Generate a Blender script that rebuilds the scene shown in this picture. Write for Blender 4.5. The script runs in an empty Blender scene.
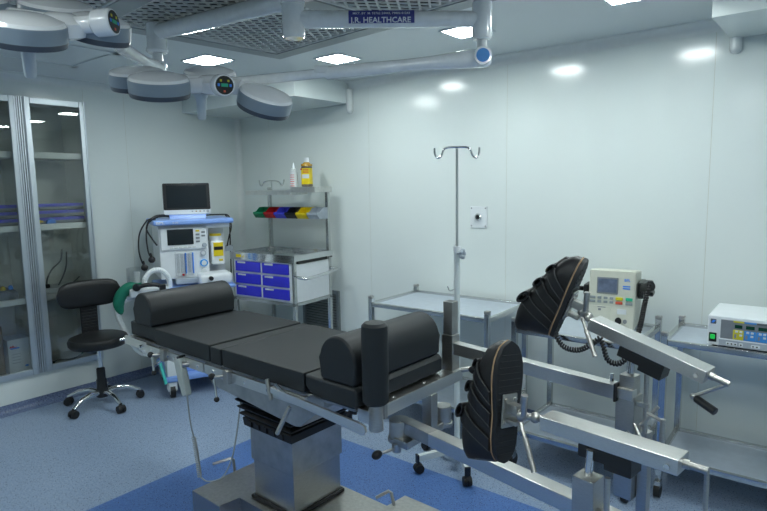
import bpy, bmesh, math, random
from mathutils import Vector as V, Matrix as Mx
R = math.radians
PI = math.pi
random.seed(7)
S = bpy.context.scene
COL = S.collection

# ------------------------------------------------------------------ camera
CX, CY, F = 383.5, 255.5, 573.768
VL, VR = (848.0, 178.0), (-335.0, 197.0)          # vanishing points of the room's +Y and -X axes
def cdir(p): return V((p[0]-CX, -(p[1]-CY), -F)).normalized()
ay = cdir(VL); ax = -cdir(VR); az = ax.cross(ay).normalized(); ax = ay.cross(az)
ROT = Mx((ax, ay, az))
CAM = V((4.643, -3.548, 1.6))
cd = bpy.data.cameras.new('camera'); cam = bpy.data.objects.new('camera', cd); COL.objects.link(cam)
cd.sensor_width = 36; cd.lens = F/767*36; cd.clip_start = .05
cam.matrix_world = Mx.Translation(CAM) @ ROT.to_4x4()
S.camera = cam
def px(u, v, x=None, y=None, z=None):
    r = ROT @ cdir((u, v))
    for i, q in enumerate((x, y, z)):
        if q is not None: return CAM + r*((q-CAM[i])/r[i])

# ------------------------------------------------------------------ world and exposure
w = bpy.data.worlds.new('world'); S.world = w; w.use_nodes = True
w.node_tree.nodes['Background'].inputs[0].default_value = (.55, .68, .72, 1)
w.node_tree.nodes['Background'].inputs[1].default_value = .05
S.view_settings.view_transform = 'Standard'; S.view_settings.look = 'None'
S.view_settings.gamma = 1; S.view_settings.use_curve_mapping = False
S.view_settings.exposure = 0.13
LAMP = 60.0
LAMPCOL = (.91, 1.0, .99)

# ------------------------------------------------------------------ materials
def mat(name, col, rough=.5, metal=0., var=.06, scale=30, bump=0., stretch=None, spec=.5, coat=0., emit=None, es=0.):
    m = bpy.data.materials.new(name); m.use_nodes = True
    nt = m.node_tree; N = nt.nodes; L = nt.links; b = N['Principled BSDF']
    tc = N.new('ShaderNodeTexCoord'); mp = N.new('ShaderNodeMapping')
    if stretch: mp.inputs['Scale'].default_value = stretch
    L.new(tc.outputs['Object'], mp.inputs[0])
    nz = N.new('ShaderNodeTexNoise'); nz.inputs['Scale'].default_value = scale; nz.inputs['Detail'].default_value = 4
    L.new(mp.outputs[0], nz.inputs['Vector'])
    rp = N.new('ShaderNodeValToRGB')
    rp.color_ramp.elements[0].color = [max(0, c*(1-var)) for c in col]+[1]
    rp.color_ramp.elements[1].color = [min(1, c*(1+var)) for c in col]+[1]
    rp.color_ramp.elements[0].position = .3; rp.color_ramp.elements[1].position = .7
    L.new(nz.outputs['Fac'], rp.inputs[0]); L.new(rp.outputs[0], b.inputs['Base Color'])
    b.inputs['Roughness'].default_value = rough; b.inputs['Metallic'].default_value = metal
    b.inputs['Specular IOR Level'].default_value = spec; b.inputs['Coat Weight'].default_value = coat
    if bump:
        bp = N.new('ShaderNodeBump'); bp.inputs['Strength'].default_value = bump; bp.inputs['Distance'].default_value = .002
        L.new(nz.outputs['Fac'], bp.inputs['Height']); L.new(bp.outputs[0], b.inputs['Normal'])
    if emit:
        b.inputs['Emission Color'].default_value = (*emit, 1); b.inputs['Emission Strength'].default_value = es
    return m

def speckle(name, base, dark, light, rough=.35):
    m = bpy.data.materials.new(name); m.use_nodes = True
    nt = m.node_tree; N = nt.nodes; L = nt.links; b = N['Principled BSDF']
    tc = N.new('ShaderNodeTexCoord')
    col = None
    def rgb(c): 
        n = N.new('ShaderNodeRGB'); n.outputs[0].default_value = (*c, 1); return n.outputs[0]
    cur = rgb(base)
    nz = N.new('ShaderNodeTexNoise'); nz.inputs['Scale'].default_value = 90; nz.inputs['Detail'].default_value = 6
    L.new(tc.outputs['Object'], nz.inputs['Vector'])
    mr = N.new('ShaderNodeMapRange'); mr.inputs[1].default_value = .45; mr.inputs[2].default_value = .68
    mr.inputs[3].default_value = 0; mr.inputs[4].default_value = .7
    L.new(nz.outputs['Fac'], mr.inputs[0])
    mx = N.new('ShaderNodeMix'); mx.data_type = 'RGBA'
    L.new(mr.outputs[0], mx.inputs[0]); L.new(cur, mx.inputs[6]); L.new(rgb(light), mx.inputs[7]); cur = mx.outputs[2]
    for sc, r, th in ((80, .22, .66), (150, .28, .64)):
        vo = N.new('ShaderNodeTexVoronoi'); vo.inputs['Scale'].default_value = sc
        L.new(tc.outputs['Object'], vo.inputs['Vector'])
        lt = N.new('ShaderNodeMath'); lt.operation = 'LESS_THAN'; lt.inputs[1].default_value = r
        L.new(vo.outputs['Distance'], lt.inputs[0])
        sp = N.new('ShaderNodeSeparateColor'); L.new(vo.outputs['Color'], sp.inputs[0])
        gt = N.new('ShaderNodeMath'); gt.operation = 'GREATER_THAN'; gt.inputs[1].default_value = th
        L.new(sp.outputs[0], gt.inputs[0])
        mu = N.new('ShaderNodeMath'); mu.operation = 'MULTIPLY'; L.new(lt.outputs[0], mu.inputs[0]); L.new(gt.outputs[0], mu.inputs[1])
        mx = N.new('ShaderNodeMix'); mx.data_type = 'RGBA'
        L.new(mu.outputs[0], mx.inputs[0]); L.new(cur, mx.inputs[6]); L.new(rgb(dark), mx.inputs[7]); cur = mx.outputs[2]
    L.new(cur, b.inputs['Base Color'])
    b.inputs['Roughness'].default_value = rough; b.inputs['Specular IOR Level'].default_value = .4
    return m

def glassmat(name, col=(1, 1, 1), refl=.12, rough=.02, tint=.9, fk=1.):
    m = bpy.data.materials.new(name); m.use_nodes = True
    nt = m.node_tree; N = nt.nodes; L = nt.links
    N.remove(N['Principled BSDF']); o = N['Material Output']
    tr = N.new('ShaderNodeBsdfTransparent'); tr.inputs[0].default_value = [c*tint for c in col]+[1]
    gl = N.new('ShaderNodeBsdfGlossy'); gl.inputs['Roughness'].default_value = rough
    nz = N.new('ShaderNodeTexNoise'); nz.inputs['Scale'].default_value = 4
    fr = N.new('ShaderNodeFresnel'); fr.inputs[0].default_value = 1.45
    ad = N.new('ShaderNodeMath'); ad.operation = 'MULTIPLY_ADD'; ad.inputs[1].default_value = fk; ad.inputs[2].default_value = refl
    ml = N.new('ShaderNodeMath'); ml.operation = 'MULTIPLY_ADD'; ml.inputs[1].default_value = .02
    L.new(fr.outputs[0], ad.inputs[0]); L.new(nz.outputs['Fac'], ml.inputs[0]); L.new(ad.outputs[0], ml.inputs[2])
    ms = N.new('ShaderNodeMixShader'); L.new(ml.outputs[0], ms.inputs[0]); L.new(tr.outputs[0], ms.inputs[1]); L.new(gl.outputs[0], ms.inputs[2])
    L.new(ms.outputs[0], o.inputs[0])
    return m

M = {}
M['wall'] = mat('wall_panel_enamel', (.72, .78, .765), .16, var=.012, scale=2, spec=.5)
M['ceil'] = mat('ceiling_enamel', (.66, .71, .72), .3, var=.015, scale=2)
M['cove'] = mat('cove_trim_plastic', (.74, .78, .77), .2, var=.02)
M['seam'] = mat('seam_sealant', (.58, .60, .54), .5)
M['floor'] = speckle('speckled_vinyl_light', (.25, .335, .475), (.05, .06, .11), (.37, .45, .56))
M['inset'] = speckle('speckled_vinyl_blue', (.075, .165, .42), (.014, .02, .06), (.12, .23, .50))
M['skirt'] = speckle('speckled_vinyl_skirting', (.115, .155, .275), (.012, .016, .035), (.24, .30, .42))
M['steel'] = mat('brushed_steel', (.50, .49, .465), .34, 1, .10, 60, .05, (1, 1, 12))
M['steelh'] = mat('brushed_steel_long', (.70, .695, .67), .32, 1, .07, 60, .03, (.6, 14, 14))
M['steeld'] = mat('worn_steel', (.47, .47, .455), .42, 1, .14, 18, .06)
M['steell'] = mat('pale_steel', (.70, .71, .68), .36, .9, .06, 40, .03)
M['post'] = mat('polished_steel_tube', (.62, .63, .62), .2, 1, .05, 30)
M['sheet'] = mat('dull_steel_sheet', (.52, .58, .65), .36, .4, .05, 20, .03)
M['chrome'] = mat('chrome', (.74, .75, .75), .12, 1, .03, 20)
M['alu'] = mat('anodised_aluminium', (.60, .66, .70), .38, .85, .04, 40, .02, (30, 30, 1))
M['vinyl'] = mat('black_vinyl', (.013, .014, .015), .40, 0, .12, 260, .10, spec=.4)
M['foam'] = mat('black_cushion_cover', (.012, .0155, .018), .52, 0, .10, 300, .12, spec=.45)
M['rubber'] = mat('black_rubber', (.009, .009, .010), .55, 0, .1, 60, .05)
M['blackp'] = mat('black_plastic', (.010, .011, .012), .34, 0, .1, 40)
M['leather'] = mat('black_boot_leather', (.008, .008, .009), .40, 0, .15, 90, .18)
M['strap'] = mat('boot_strap_edge', (.035, .038, .038), .5, 0, .1, 90)
M['tan'] = mat('tan_welt', (.42, .28, .16), .7, 0, .1, 60)
M['white'] = mat('white_plastic', (.74, .78, .80), .35, 0, .02, 20)
M['whitep'] = mat('white_powder_coat', (.68, .75, .74), .35, 0, .02, 20)
M['lampw'] = mat('lamp_white_enamel', (.90, .93, .95), .24, 0, .03, 14, coat=.5)
M['lampg'] = mat('lamp_grey_band', (.22, .28, .34), .35, 0, .04, 14)
M['lampd'] = mat('lamp_dark_rim', (.06, .075, .10), .3, 0, .04, 14)
M['wrap'] = mat('clear_wrapped_enamel', (.86, .90, .92), .2, 0, .05, 25, .25, coat=1.)
M['handle'] = mat('frosted_lamp_handle', (.60, .66, .70), .45, 0, .03, 10)
M['ltblue'] = mat('light_blue_plastic', (.24, .40, .82), .35, 0, .03, 20)
M['drawer'] = mat('blue_drawer_plastic', (.035, .035, .62), .35, 0, .04, 20)
M['gapd'] = mat('dark_gap', (.10, .115, .115), .7)
M['green'] = mat('green_plastic', (.01, .22, .10), .35); M['red'] = mat('red_plastic', (.38, .012, .015), .35)
M['blue'] = mat('blue_plastic', (.05, .06, .55), .35); M['yellow'] = mat('yellow_plastic', (.75, .58, .01), .35)
M['grey'] = mat('grey_plastic', (.36, .41, .46), .4); M['dgrey'] = mat('dark_grey_plastic', (.09, .10, .11), .45)
M['mgrey'] = mat('mid_grey_plastic', (.20, .22, .24), .45)
M['beige'] = mat('beige_plastic', (.60, .61, .52), .4, 0, .03, 20)
M['screen'] = mat('dark_screen', (.018, .024, .028), .12, 0, .05, 5)
M['lcd'] = mat('grey_lcd_screen', (.12, .15, .22), .15, 0, .2, 30)
M['cabin'] = mat('cabinet_interior', (.72, .75, .72), .5, 0, .02, 5)
M['shelfw'] = mat('cabinet_shelf', (.85, .88, .86), .4, 0, .02, 5)
M['glass'] = glassmat('cabinet_glass', (.97, .99, .98), .03, .01, .97)
M['clear'] = glassmat('clear_plastic', (.97, .98, .98), .04, .08, .96, .3)
M['hose'] = mat('translucent_hose', (.78, .83, .84), .3, 0, .05, 40)
M['bag'] = mat('green_breathing_bag', (.01, .20, .12), .45, 0, .1, 20)
M['card'] = mat('brown_cardboard', (.25, .19, .12), .8, 0, .06, 30)
M['paper'] = mat('white_carton', (.62, .66, .68), .6, 0, .03, 20)
M['label'] = mat('purple_blue_sticker', (.045, .05, .26), .4, 0, .04, 20)
M['ink'] = mat('white_ink', (.75, .78, .82), .5, 0, .02); M['inkb'] = mat('blue_ink', (.05, .25, .80), .5, 0, .02)
M['inkr'] = mat('red_ink', (.6, .06, .05), .5, 0, .02); M['inkg'] = mat('grey_ink', (.25, .27, .30), .5, 0, .02)
M['btnw'] = mat('pale_key', (.62, .66, .66), .45, 0, .02); M['btng'] = mat('grey_key', (.26, .30, .31), .45, 0, .02)
M['btngr'] = mat('green_key', (.02, .42, .24), .4); M['btnr'] = mat('orange_red_key', (.62, .10, .05), .4)
M['pblue'] = mat('panel_blue', (.05, .28, .70), .4); M['pyel'] = mat('panel_yellow', (.62, .56, .03), .4)
M['glow'] = mat('lit_green_switch', (.01, .35, .05), .3, emit=(.02, .8, .12), es=.35)
M['led'] = mat('unlit_led_window', (.006, .05, .025), .2)
M['amber'] = mat('amber_bottle', (.42, .24, .03), .25, 0, .05, 20); M['brown'] = mat('brown_liquid', (.12, .10, .08), .3)
M['mesh'] = mat('perforated_diffuser_metal', (.72, .74, .72), .45, .0, .05, 40)
M['dframe'] = mat('diffuser_frame', (.34, .37, .37), .45, .2, .04, 10)
M['plen'] = mat('dark_plenum', (.035, .04, .045), .8)
M['panel'] = mat('led_panel', (.9, .95, 1), .4, emit=LAMPCOL, es=LAMP)
M['pendant'] = mat('grey_green_handset', (.40, .45, .43), .45); M['cord'] = mat('grey_cord', (.33, .36, .36), .5)
M['grille'] = mat('dark_grille', (.22, .25, .25), .5, .1)
M['teal'] = mat('teal_tube', (.05, .50, .45), .4)
M['bluedisc'] = mat('blue_disc', (.02, .28, .75), .35); M['ribbed'] = mat('ribbed_sole_rubber', (.011, .012, .014), .5, 0, .1, 40)

# ------------------------------------------------------------------ mesh helpers
def frame_z(d):
    d = V(d).normalized(); u = V((0, 0, 1)) if abs(d.z) < .95 else V((1, 0, 0))
    a = u.cross(d).normalized(); return Mx((a, d.cross(a), d)).transposed()
class B:
    def __init__(s, X=None): s.bm = bmesh.new(); s.X = X or Mx()
    def add(s, pts, faces, X=None):
        T = s.X @ X if X else s.X
        vs = [s.bm.verts.new(T @ V(p)) for p in pts]; fs = []
        for f in faces:
            try: fs.append(s.bm.faces.new([vs[i] for i in f]))
            except ValueError: pass
        return vs, fs
    def bev(s, fs, o, seg=2, filt=None):
        es = list({e for f in fs for e in f.edges})
        if filt: es = [e for e in es if filt(e)]
        bmesh.ops.bevel(s.bm, geom=es, offset=o, segments=seg, affect='EDGES', profile=.5, clamp_overlap=True)
    def box(s, c, d, rot=None, bev=0, seg=2):
        X = Mx.Translation(c)
        if rot is not None: X = X @ (rot.to_4x4() if isinstance(rot, Mx) else Mx.Rotation(rot, 4, 'Z'))
        x, y, z = d[0]/2, d[1]/2, d[2]/2
        p = [(-x, -y, -z), (x, -y, -z), (x, y, -z), (-x, y, -z), (-x, -y, z), (x, -y, z), (x, y, z), (-x, y, z)]
        vs, fs = s.add(p, [(0, 3, 2, 1), (4, 5, 6, 7), (0, 1, 5, 4), (1, 2, 6, 5), (2, 3, 7, 6), (3, 0, 4, 7)], X)
        if bev: s.bev(fs, bev, seg)
        return s
    def bx(s, x0, x1, y0, y1, z0, z1, bev=0, seg=2):
        return s.box(((x0+x1)/2, (y0+y1)/2, (z0+z1)/2), (abs(x1-x0), abs(y1-y0), abs(z1-z0)), None, bev, seg)
    def bar(s, a, b, w, h, bev=0, up=(0, 0, 1)):
        a, b = V(a), V(b); d = (b-a); L = d.length; d.normalize()
        y = V(up).cross(d).normalized(); z = d.cross(y)
        return s.box((a+b)/2, (L, w, h), Mx((d, y, z)).transposed(), bev)
    def cyl(s, a, b, r, r2=None, n=14):
        a, b = V(a), V(b); r2 = r if r2 is None else r2; Q = frame_z(b-a)
        p = [a + Q @ V((r*math.cos(2*PI*i/n), r*math.sin(2*PI*i/n), 0)) for i in range(n)]
        p += [b + Q @ V((r2*math.cos(2*PI*i/n), r2*math.sin(2*PI*i/n), 0)) for i in range(n)]
        s.add(p, [(i, (i+1) % n, n+(i+1) % n, n+i) for i in range(n)] + [tuple(range(n))[::-1], tuple(range(n, 2*n))]); return s
    def tube(s, pts, r, n=8, closed=False):
        pts = [V(p) for p in pts]; m = len(pts); rr = r if isinstance(r, (list, tuple)) else [r]*m
        P = []; prev = None
        for i, p in enumerate(pts):
            a = pts[(i-1) % m] if (closed or i > 0) else p; b = pts[(i+1) % m] if (closed or i < m-1) else p
            d = (b-a).normalized()
            if prev is None: u = V((0, 0, 1)) if abs(d.z) < .9 else V((1, 0, 0)); u = (u-d*u.dot(d)).normalized()
            else: u = (prev-d*prev.dot(d)).normalized()
            prev = u; v = d.cross(u)
            P += [p + (u*math.cos(2*PI*k/n) + v*math.sin(2*PI*k/n))*rr[i] for k in range(n)]
        fs = []
        for i in range(m if closed else m-1):
            j = (i+1) % m
            fs += [(i*n+k, i*n+(k+1) % n, j*n+(k+1) % n, j*n+k) for k in range(n)]
        if not closed: fs += [tuple(range(n))[::-1], tuple(range((m-1)*n, m*n))]
        s.add(P, fs); return s
    def lathe(s, prof, c=(0, 0, 0), n=24, X=None):
        T = Mx.Translation(c) @ (X.to_4x4() if X else Mx())
        P = []; idx = []
        for r, z in prof:
            if r < 1e-6: idx.append([len(P)]*n); P.append((0, 0, z))
            else:
                idx.append([len(P)+k for k in range(n)]); P += [(r*math.cos(2*PI*k/n), r*math.sin(2*PI*k/n), z) for k in range(n)]
        fs = []
        for a, b in zip(idx, idx[1:]):
            for k in range(n):
                f = [a[k], a[(k+1) % n], b[(k+1) % n], b[k]]; g = []
                for q in f:
                    if q not in g: g.append(q)
                if len(g) > 2: fs.append(tuple(g))
        s.add(P, fs, T); return s
    def prism(s, prof, h0, h1, axis='y', bev=0, seg=2, X=None):
        f = {'y': lambda u, v, h: (u, h, v), 'x': lambda u, v, h: (h, u, v), 'z': lambda u, v, h: (u, v, h)}[axis]
        n = len(prof); p = [f(u, v, h0) for u, v in prof] + [f(u, v, h1) for u, v in prof]
        vs, fs = s.add(p, [tuple(range(n)), tuple(range(n, 2*n))[::-1]] + [(i, n+i, n+(i+1) % n, (i+1) % n) for i in range(n)], X)
        if bev: 
            caps = set(fs[:2]); s.bev(fs, bev, seg, lambda e: any(g in caps for g in e.link_faces))
        return s
    def ball(s, c, r, sc=(1, 1, 1), n=14):
        k = n//2
        prof = [(r*math.sin(PI*i/k), -r*math.cos(PI*i/k)) for i in range(k+1)]; prof[0] = (0, -r); prof[-1] = (0, r)
        return s.lathe(prof, c, n, Mx.Diagonal(V(sc)))
    def loft(s, rings, cap=True):
        n = len(rings[0]); P = [p for r in rings for p in r]; fs = []
        for i in range(len(rings)-1): fs += [(i*n+k, i*n+(k+1) % n, (i+1)*n+(k+1) % n, (i+1)*n+k) for k in range(n)]
        if cap: fs += [tuple(range(n))[::-1], tuple(range((len(rings)-1)*n, len(rings)*n))]
        s.add(P, fs); return s
    def out(s, name, m, parent=None, ang=38, label=None, kind=None):
        bmesh.ops.recalc_face_normals(s.bm, faces=s.bm.faces)
        me = bpy.data.meshes.new(name); s.bm.to_mesh(me); s.bm.free()
        me.polygons.foreach_set('use_smooth', [True]*len(me.polygons)); me.set_sharp_from_angle(angle=R(ang))
        me.materials.append(M[m]); o = bpy.data.objects.new(name, me); COL.objects.link(o)
        wn = o.modifiers.new('weighted_normal', 'WEIGHTED_NORMAL'); wn.keep_sharp = True
        if parent: o.parent = parent
        if label: o['label'] = label
        if kind: o['kind'] = kind
        return o
def thing(name, label, cat, loc=(0, 0, 0), rz=0, group=None):
    o = bpy.data.objects.new(name, None); COL.objects.link(o); o.empty_display_size = .1
    o.location = loc; o.rotation_euler = (0, 0, rz); o['label'] = label; o['category'] = cat
    if group: o['group'] = group
    return o
def tag(o, label, cat, group=None):
    o['label'] = label; o['category'] = cat
    if group: o['group'] = group
    return o
def dup(o, parent=None):
    c = o.copy(); COL.objects.link(c); c.parent = parent
    for ch in list(o.children): dup(ch, c)
    return c
def arc(cx, cy, r, a0, a1, n): return [(cx+r*math.cos(R(a0+(a1-a0)*i/n)), cy+r*math.sin(R(a0+(a1-a0)*i/n))) for i in range(n+1)]
def rrect(w, h, r, n=4):
    p = []
    for cx, cy, a in ((w/2-r, h/2-r, 0), (-w/2+r, h/2-r, 90), (-w/2+r, -h/2+r, 180), (w/2-r, -h/2+r, 270)): p += arc(cx, cy, r, a, a+90, n)
    return p
def text(name, body, size, m, parent, X, width=None, bold=False):
    cu = bpy.data.curves.new(name, 'FONT'); cu.body = body; cu.size = size; cu.extrude = .0004; cu.align_x = 'LEFT'; cu.resolution_u = 2
    if bold: cu.offset = size*.018
    t = bpy.data.objects.new(name, cu); COL.objects.link(t)
    dg = bpy.context.evaluated_depsgraph_get(); me = bpy.data.meshes.new_from_object(t.evaluated_get(dg))
    bpy.data.objects.remove(t); bpy.data.curves.remove(cu)
    xs = [v.co.x for v in me.vertices]
    k = (width/(max(xs)-min(xs))) if (width and xs) else 1
    for v in me.vertices: v.co = X @ V((v.co.x*k, v.co.y, v.co.z))
    me.materials.append(M[m]); o = bpy.data.objects.new(name, me); COL.objects.link(o); o.parent = parent
    return o
def smooth_path(pts, n=8):
    pts = [V(p) for p in pts]; P = [pts[0]*2-pts[1]] + pts + [pts[-1]*2-pts[-2]]; o = []
    for i in range(1, len(P)-2):
        a, b, c, d = P[i-1:i+3]
        for k in range(n):
            t = k/n; o.append(.5*((2*b)+(c-a)*t+(2*a-5*b+4*c-d)*t*t+(3*b-a-3*c+d)*t**3))
    o.append(pts[-1]); return o
def coil(b, pts, R0, r, pitch, n=6, k=10):
    P = smooth_path(pts, 12); L = [0]
    for a, c in zip(P, P[1:]): L.append(L[-1]+(c-a).length)
    tot = L[-1]; turns = int(tot/pitch); out = []; j = 0; u0 = None
    for i in range(turns*k+1):
        q = tot*i/(turns*k)
        while j < len(L)-2 and L[j+1] < q: j += 1
        t = (q-L[j])/max(1e-9, L[j+1]-L[j]); p = P[j].lerp(P[j+1], t); d = (P[j+1]-P[j]).normalized()
        if u0 is None: u0 = d.orthogonal().normalized()
        u0 = (u0-d*u0.dot(d)).normalized(); v = d.cross(u0); a = 2*PI*i/k
        out.append(p+(u0*math.cos(a)+v*math.sin(a))*R0)
    b.tube(out, r, n)

# ------------------------------------------------------------------ the room
HC, XR, YF = 2.43, 7.2, -6.0
def struct(o): o['kind'] = 'structure'; return o
fl = struct(B().bx(-.1, XR+.1, YF-.1, .1, -.1, 0).out('floor', 'floor'))
B().bx(1.762, 4.75, -3.2, -1.005, -.01, .0012).out('inset', 'inset', fl, label='darker blue speckled vinyl field under the operating table')
ce = struct(B().bx(-.5, XR+.1, YF-.1, .1, HC, HC+.1).out('ceiling', 'ceil'))
OY0, OY1, OZ0, OZ1 = -2.47, -1.452, .245, 2.272
wl = B(); wl.bx(-.1, -.0012, OY1, .1, 0, HC).bx(-.1, -.0012, YF, OY0, 0, HC).bx(-.1, -.0012, OY0, OY1, OZ1, HC).bx(-.1, -.0012, OY0, OY1, 0, OZ0)
wl = struct(wl.out('wall_left', 'seam'))
g = .0016
for y0, y1, z0, z1 in ((-1.13, .02, 0, HC), (OY1, -1.13, 0, HC), (OY0, OY1, OZ1, HC), (OY0, OY1, 0, OZ0), (-3.67, OY0, 0, HC), (-4.87, -3.67, 0, HC), (YF, -4.87, 0, HC)):
    B().bx(-.022, 0, y0+g, y1-g, z0, z1).out('wall_panel', 'wall', wl)
wb = struct(B().bx(-.1, XR+.1, .0012, .1, 0, HC).out('wall_back', 'seam'))
xs = [0, .45, 1.654, 2.855, 4.057, 5.26, 6.46, XR]
for a, b in zip(xs, xs[1:]): B().bx(a+g, b-g, 0, .022, 0, HC).out('wall_panel', 'wall', wb)
struct(B().bx(XR, XR+.1, YF, .1, 0, HC).out('wall_right', 'wall'))
struct(B().bx(-.1, XR+.1, YF-.1, YF, 0, HC).out('wall_front', 'wall'))
# coved skirting, ceiling coves and the corner cove
sk = [(0, 0), (.055, 0), (.055, .002), (.03, .007), (.014, .02), (.008, .04), (.006, .065), (0, .066)]
struct(B().prism(sk, YF, -.0, 'y').out('trim_1', 'skirt'))
struct(B().prism([(-u, v) for u, v in sk], 0, XR, 'x').out('trim_2', 'skirt'))
cv = [(0, 0), (0, -.055), (.004, -.055)] + [(.06-.056*math.cos(R(a)), -.06+.056*math.sin(R(a))) for a in range(0, 91, 15)] + [(.06, 0)]
struct(B().prism([(u, HC+v) for u, v in cv], YF, 0, 'y').out('trim_3', 'cove'))
struct(B().prism([(-u, HC+v) for u, v in cv], 0, XR, 'x').out('trim_4', 'cove'))
cc = [(0, 0), (.045, 0), (.045, -.003)] + [(.048-.044*math.sin(R(a)), -.048+.044*math.cos(R(a))) for a in range(0, 91, 15)] + [(0, -.045)]
struct(B().prism(cc, .06, HC-.05, 'z').out('trim_5', 'cove'))
b1 = struct(B().bx(.0, 1.455, -.597, 0, 2.26, HC, .004).out('ceiling_bulkhead', 'wall'))
b2 = struct(B().bx(4.12, XR, -.522, 0, 2.324, HC, .004).out('ceiling_bulkhead', 'wall'))
for p, q, z in ((1.47, b1, 2.26), (4.15, b2, 2.324)):
    B().cyl((p, -.012, z-.05), (p, -.012, HC-.06), .03, n=14).ball((p, -.012, z-.05), .03).out('cove_end_cap', 'cove', q)
# access hatch frame in the ceiling
h = B(); hx0, hx1, hy0, hy1 = .5, 1.12, -2.32, -1.70
for a in ((hx0, hx1, hy1-.05, hy1), (hx0, hx1, hy0, hy0+.05), (hx0, hx0+.05, hy0, hy1), (hx1-.05, hx1, hy0, hy1)): h.bx(*a, HC-.006, HC+.001, .002)
h.out('access_hatch_frame', 'ceil', ce)

# ------------------------------------------------------------------ ceiling light panels
def ceiling_light(x, y, label, w=.2, d=.2):
    t = thing('ceiling_light', label, 'ceiling light', (x, y, HC), 0, 'recessed ceiling light panels')
    f = B(); q = .012
    f.bx(-w/2-q, w/2+q, d/2, d/2+q, -.008, 0).bx(-w/2-q, w/2+q, -d/2-q, -d/2, -.008, 0).bx(-w/2-q, -w/2, -d/2, d/2, -.008, 0).bx(w/2, w/2+q, -d/2, d/2, -.008, 0)
    f.out('frame', 'white', t)
    B().bx(-w/2, w/2, -d/2, d/2, -.005, 0).out('diffuser', 'panel', t)
ceiling_light(1.345, -1.245, 'square lit panel in the ceiling between the surgical light and the left wall', .25, .2)
ceiling_light(1.995, -.705, 'square lit panel in the ceiling beside the bulkhead over the supply cart')
ceiling_light(2.975, -.72, 'square lit panel in the ceiling above the elbow of the labelled lamp arm')
ceiling_light(3.83, -.77, 'square lit panel in the ceiling beside the bulkhead over the electrosurgical unit')
for x, y in ((1.345, -3.3), (2.0, -3.5), (2.93, -3.5), (3.83, -3.5), (4.5, -1.245), (4.5, -2.6), (5.6, -2.2), (5.6, -3.5)):
    ceiling_light(x, y, 'square lit panel in the ceiling away from the back wall')

# ------------------------------------------------------------------ laminar flow diffuser in the ceiling
t = thing('ceiling_air_diffuser', 'grey perforated laminar airflow diffuser set in the ceiling above the table', 'air diffuser', (1.83, -1.055, 2.392), R(-5))
f = B(); W, D = 1.96, 2.24
for x0, x1 in ((0, .09), (.93, 1.03), (1.87, 1.96)): f.bx(x0, x1, -D, 0, 0, .038)
for y0, y1 in ((-.09, 0), (-1.17, -1.07), (-D, -D+.09)): f.bx(0, W, y0, y1, .0005, .038)
f.out('frame', 'dframe', t)
B().bx(.01, W-.01, -D+.01, -.01, .030, .036).out('plenum_backing', 'plen', t)
def lattice(x0, x1, y0, y1):
    b = B(); pit = .046; wd = .0105
    for sgn in (1, -1):
        c = -3.0
        while c < 3.0:
            # line y = sgn*1.5*x + c clipped to the rectangle
            pts = []
            k = sgn*1.35
            for xx in (x0, x1):
                yy = k*xx+c
                if y0 <= yy <= y1: pts.append((xx, yy))
            for yy in (y0, y1):
                xx = (yy-c)/k
                if x0 < xx < x1: pts.append((xx, yy))
            if len(pts) >= 2 and (V(pts[0])-V(pts[1])).length > .01: b.bar((*pts[0], .012), (*pts[1], .012), wd, .006)
            c += pit*1.68
    b.bx(x0, x1, y0, y0+.012, .006, .018).bx(x0, x1, y1-.012, y1, .006, .018).bx(x0, x0+.012, y0, y1, .006, .018).bx(x1-.012, x1, y0, y1, .006, .018)
    return b
for x0, x1 in ((.09, .93), (1.03, 1.87)):
    for y0, y1 in ((-1.07, -.09), (-D+.09, -1.17)): lattice(x0, x1, y0, y1).out('diffuser_panel', 'mesh', t)

# ------------------------------------------------------------------ surgical light
HUB = V((2.84, -1.87)); 
sl = thing('surgical_light', 'white twin-headed surgical light hanging from the ceiling on jointed arms over the table', 'surgical light', (HUB.x, HUB.y, 2.392))
O = V((HUB.x, HUB.y, 2.392))
def L3(x, y, z): return V((x, y, z))-O
B().cyl(L3(HUB.x, HUB.y, 2.392), L3(HUB.x, HUB.y, 2.375), .11, n=28).out('ceiling_flange', 'lampw', sl)
B().lathe([(0, -.19), (.038, -.19), (.047, -.178), (.047, -.06), (.050, -.06), (.050, -.017), (0, -.017)], n=28).out('hub', 'wrap', sl)
def arm_end(x, y, z0, z1): return B().lathe([(0, z0), (.036, z0), (.044, z0+.01), (.044, z1-.01), (.036, z1), (0, z1)], L3(x, y, 0), 24)
K2 = V((3.43, -1.372)); ZA = 2.276
d2 = (K2-HUB).normalized()
B().tube([L3(*(HUB+d2*.03), ZA), L3(*(HUB+d2*.06), ZA), L3(*(K2-d2*.05), ZA-.004), L3(*(K2-d2*.02), ZA-.004)], [.037, .035, .032, .032], 20).out('extension_arm', 'wrap', sl)
B().lathe([(0, 2.19), (.034, 2.19), (.041, 2.20), (.041, 2.335), (.034, 2.343), (0, 2.343)], L3(K2.x, K2.y, 0), 24).out('arm_joint', 'wrap', sl)
B().cyl(L3(*K2, 2.2), L3(*K2, 2.14), .021).out('joint_shaft', 'white', sl)
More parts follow.
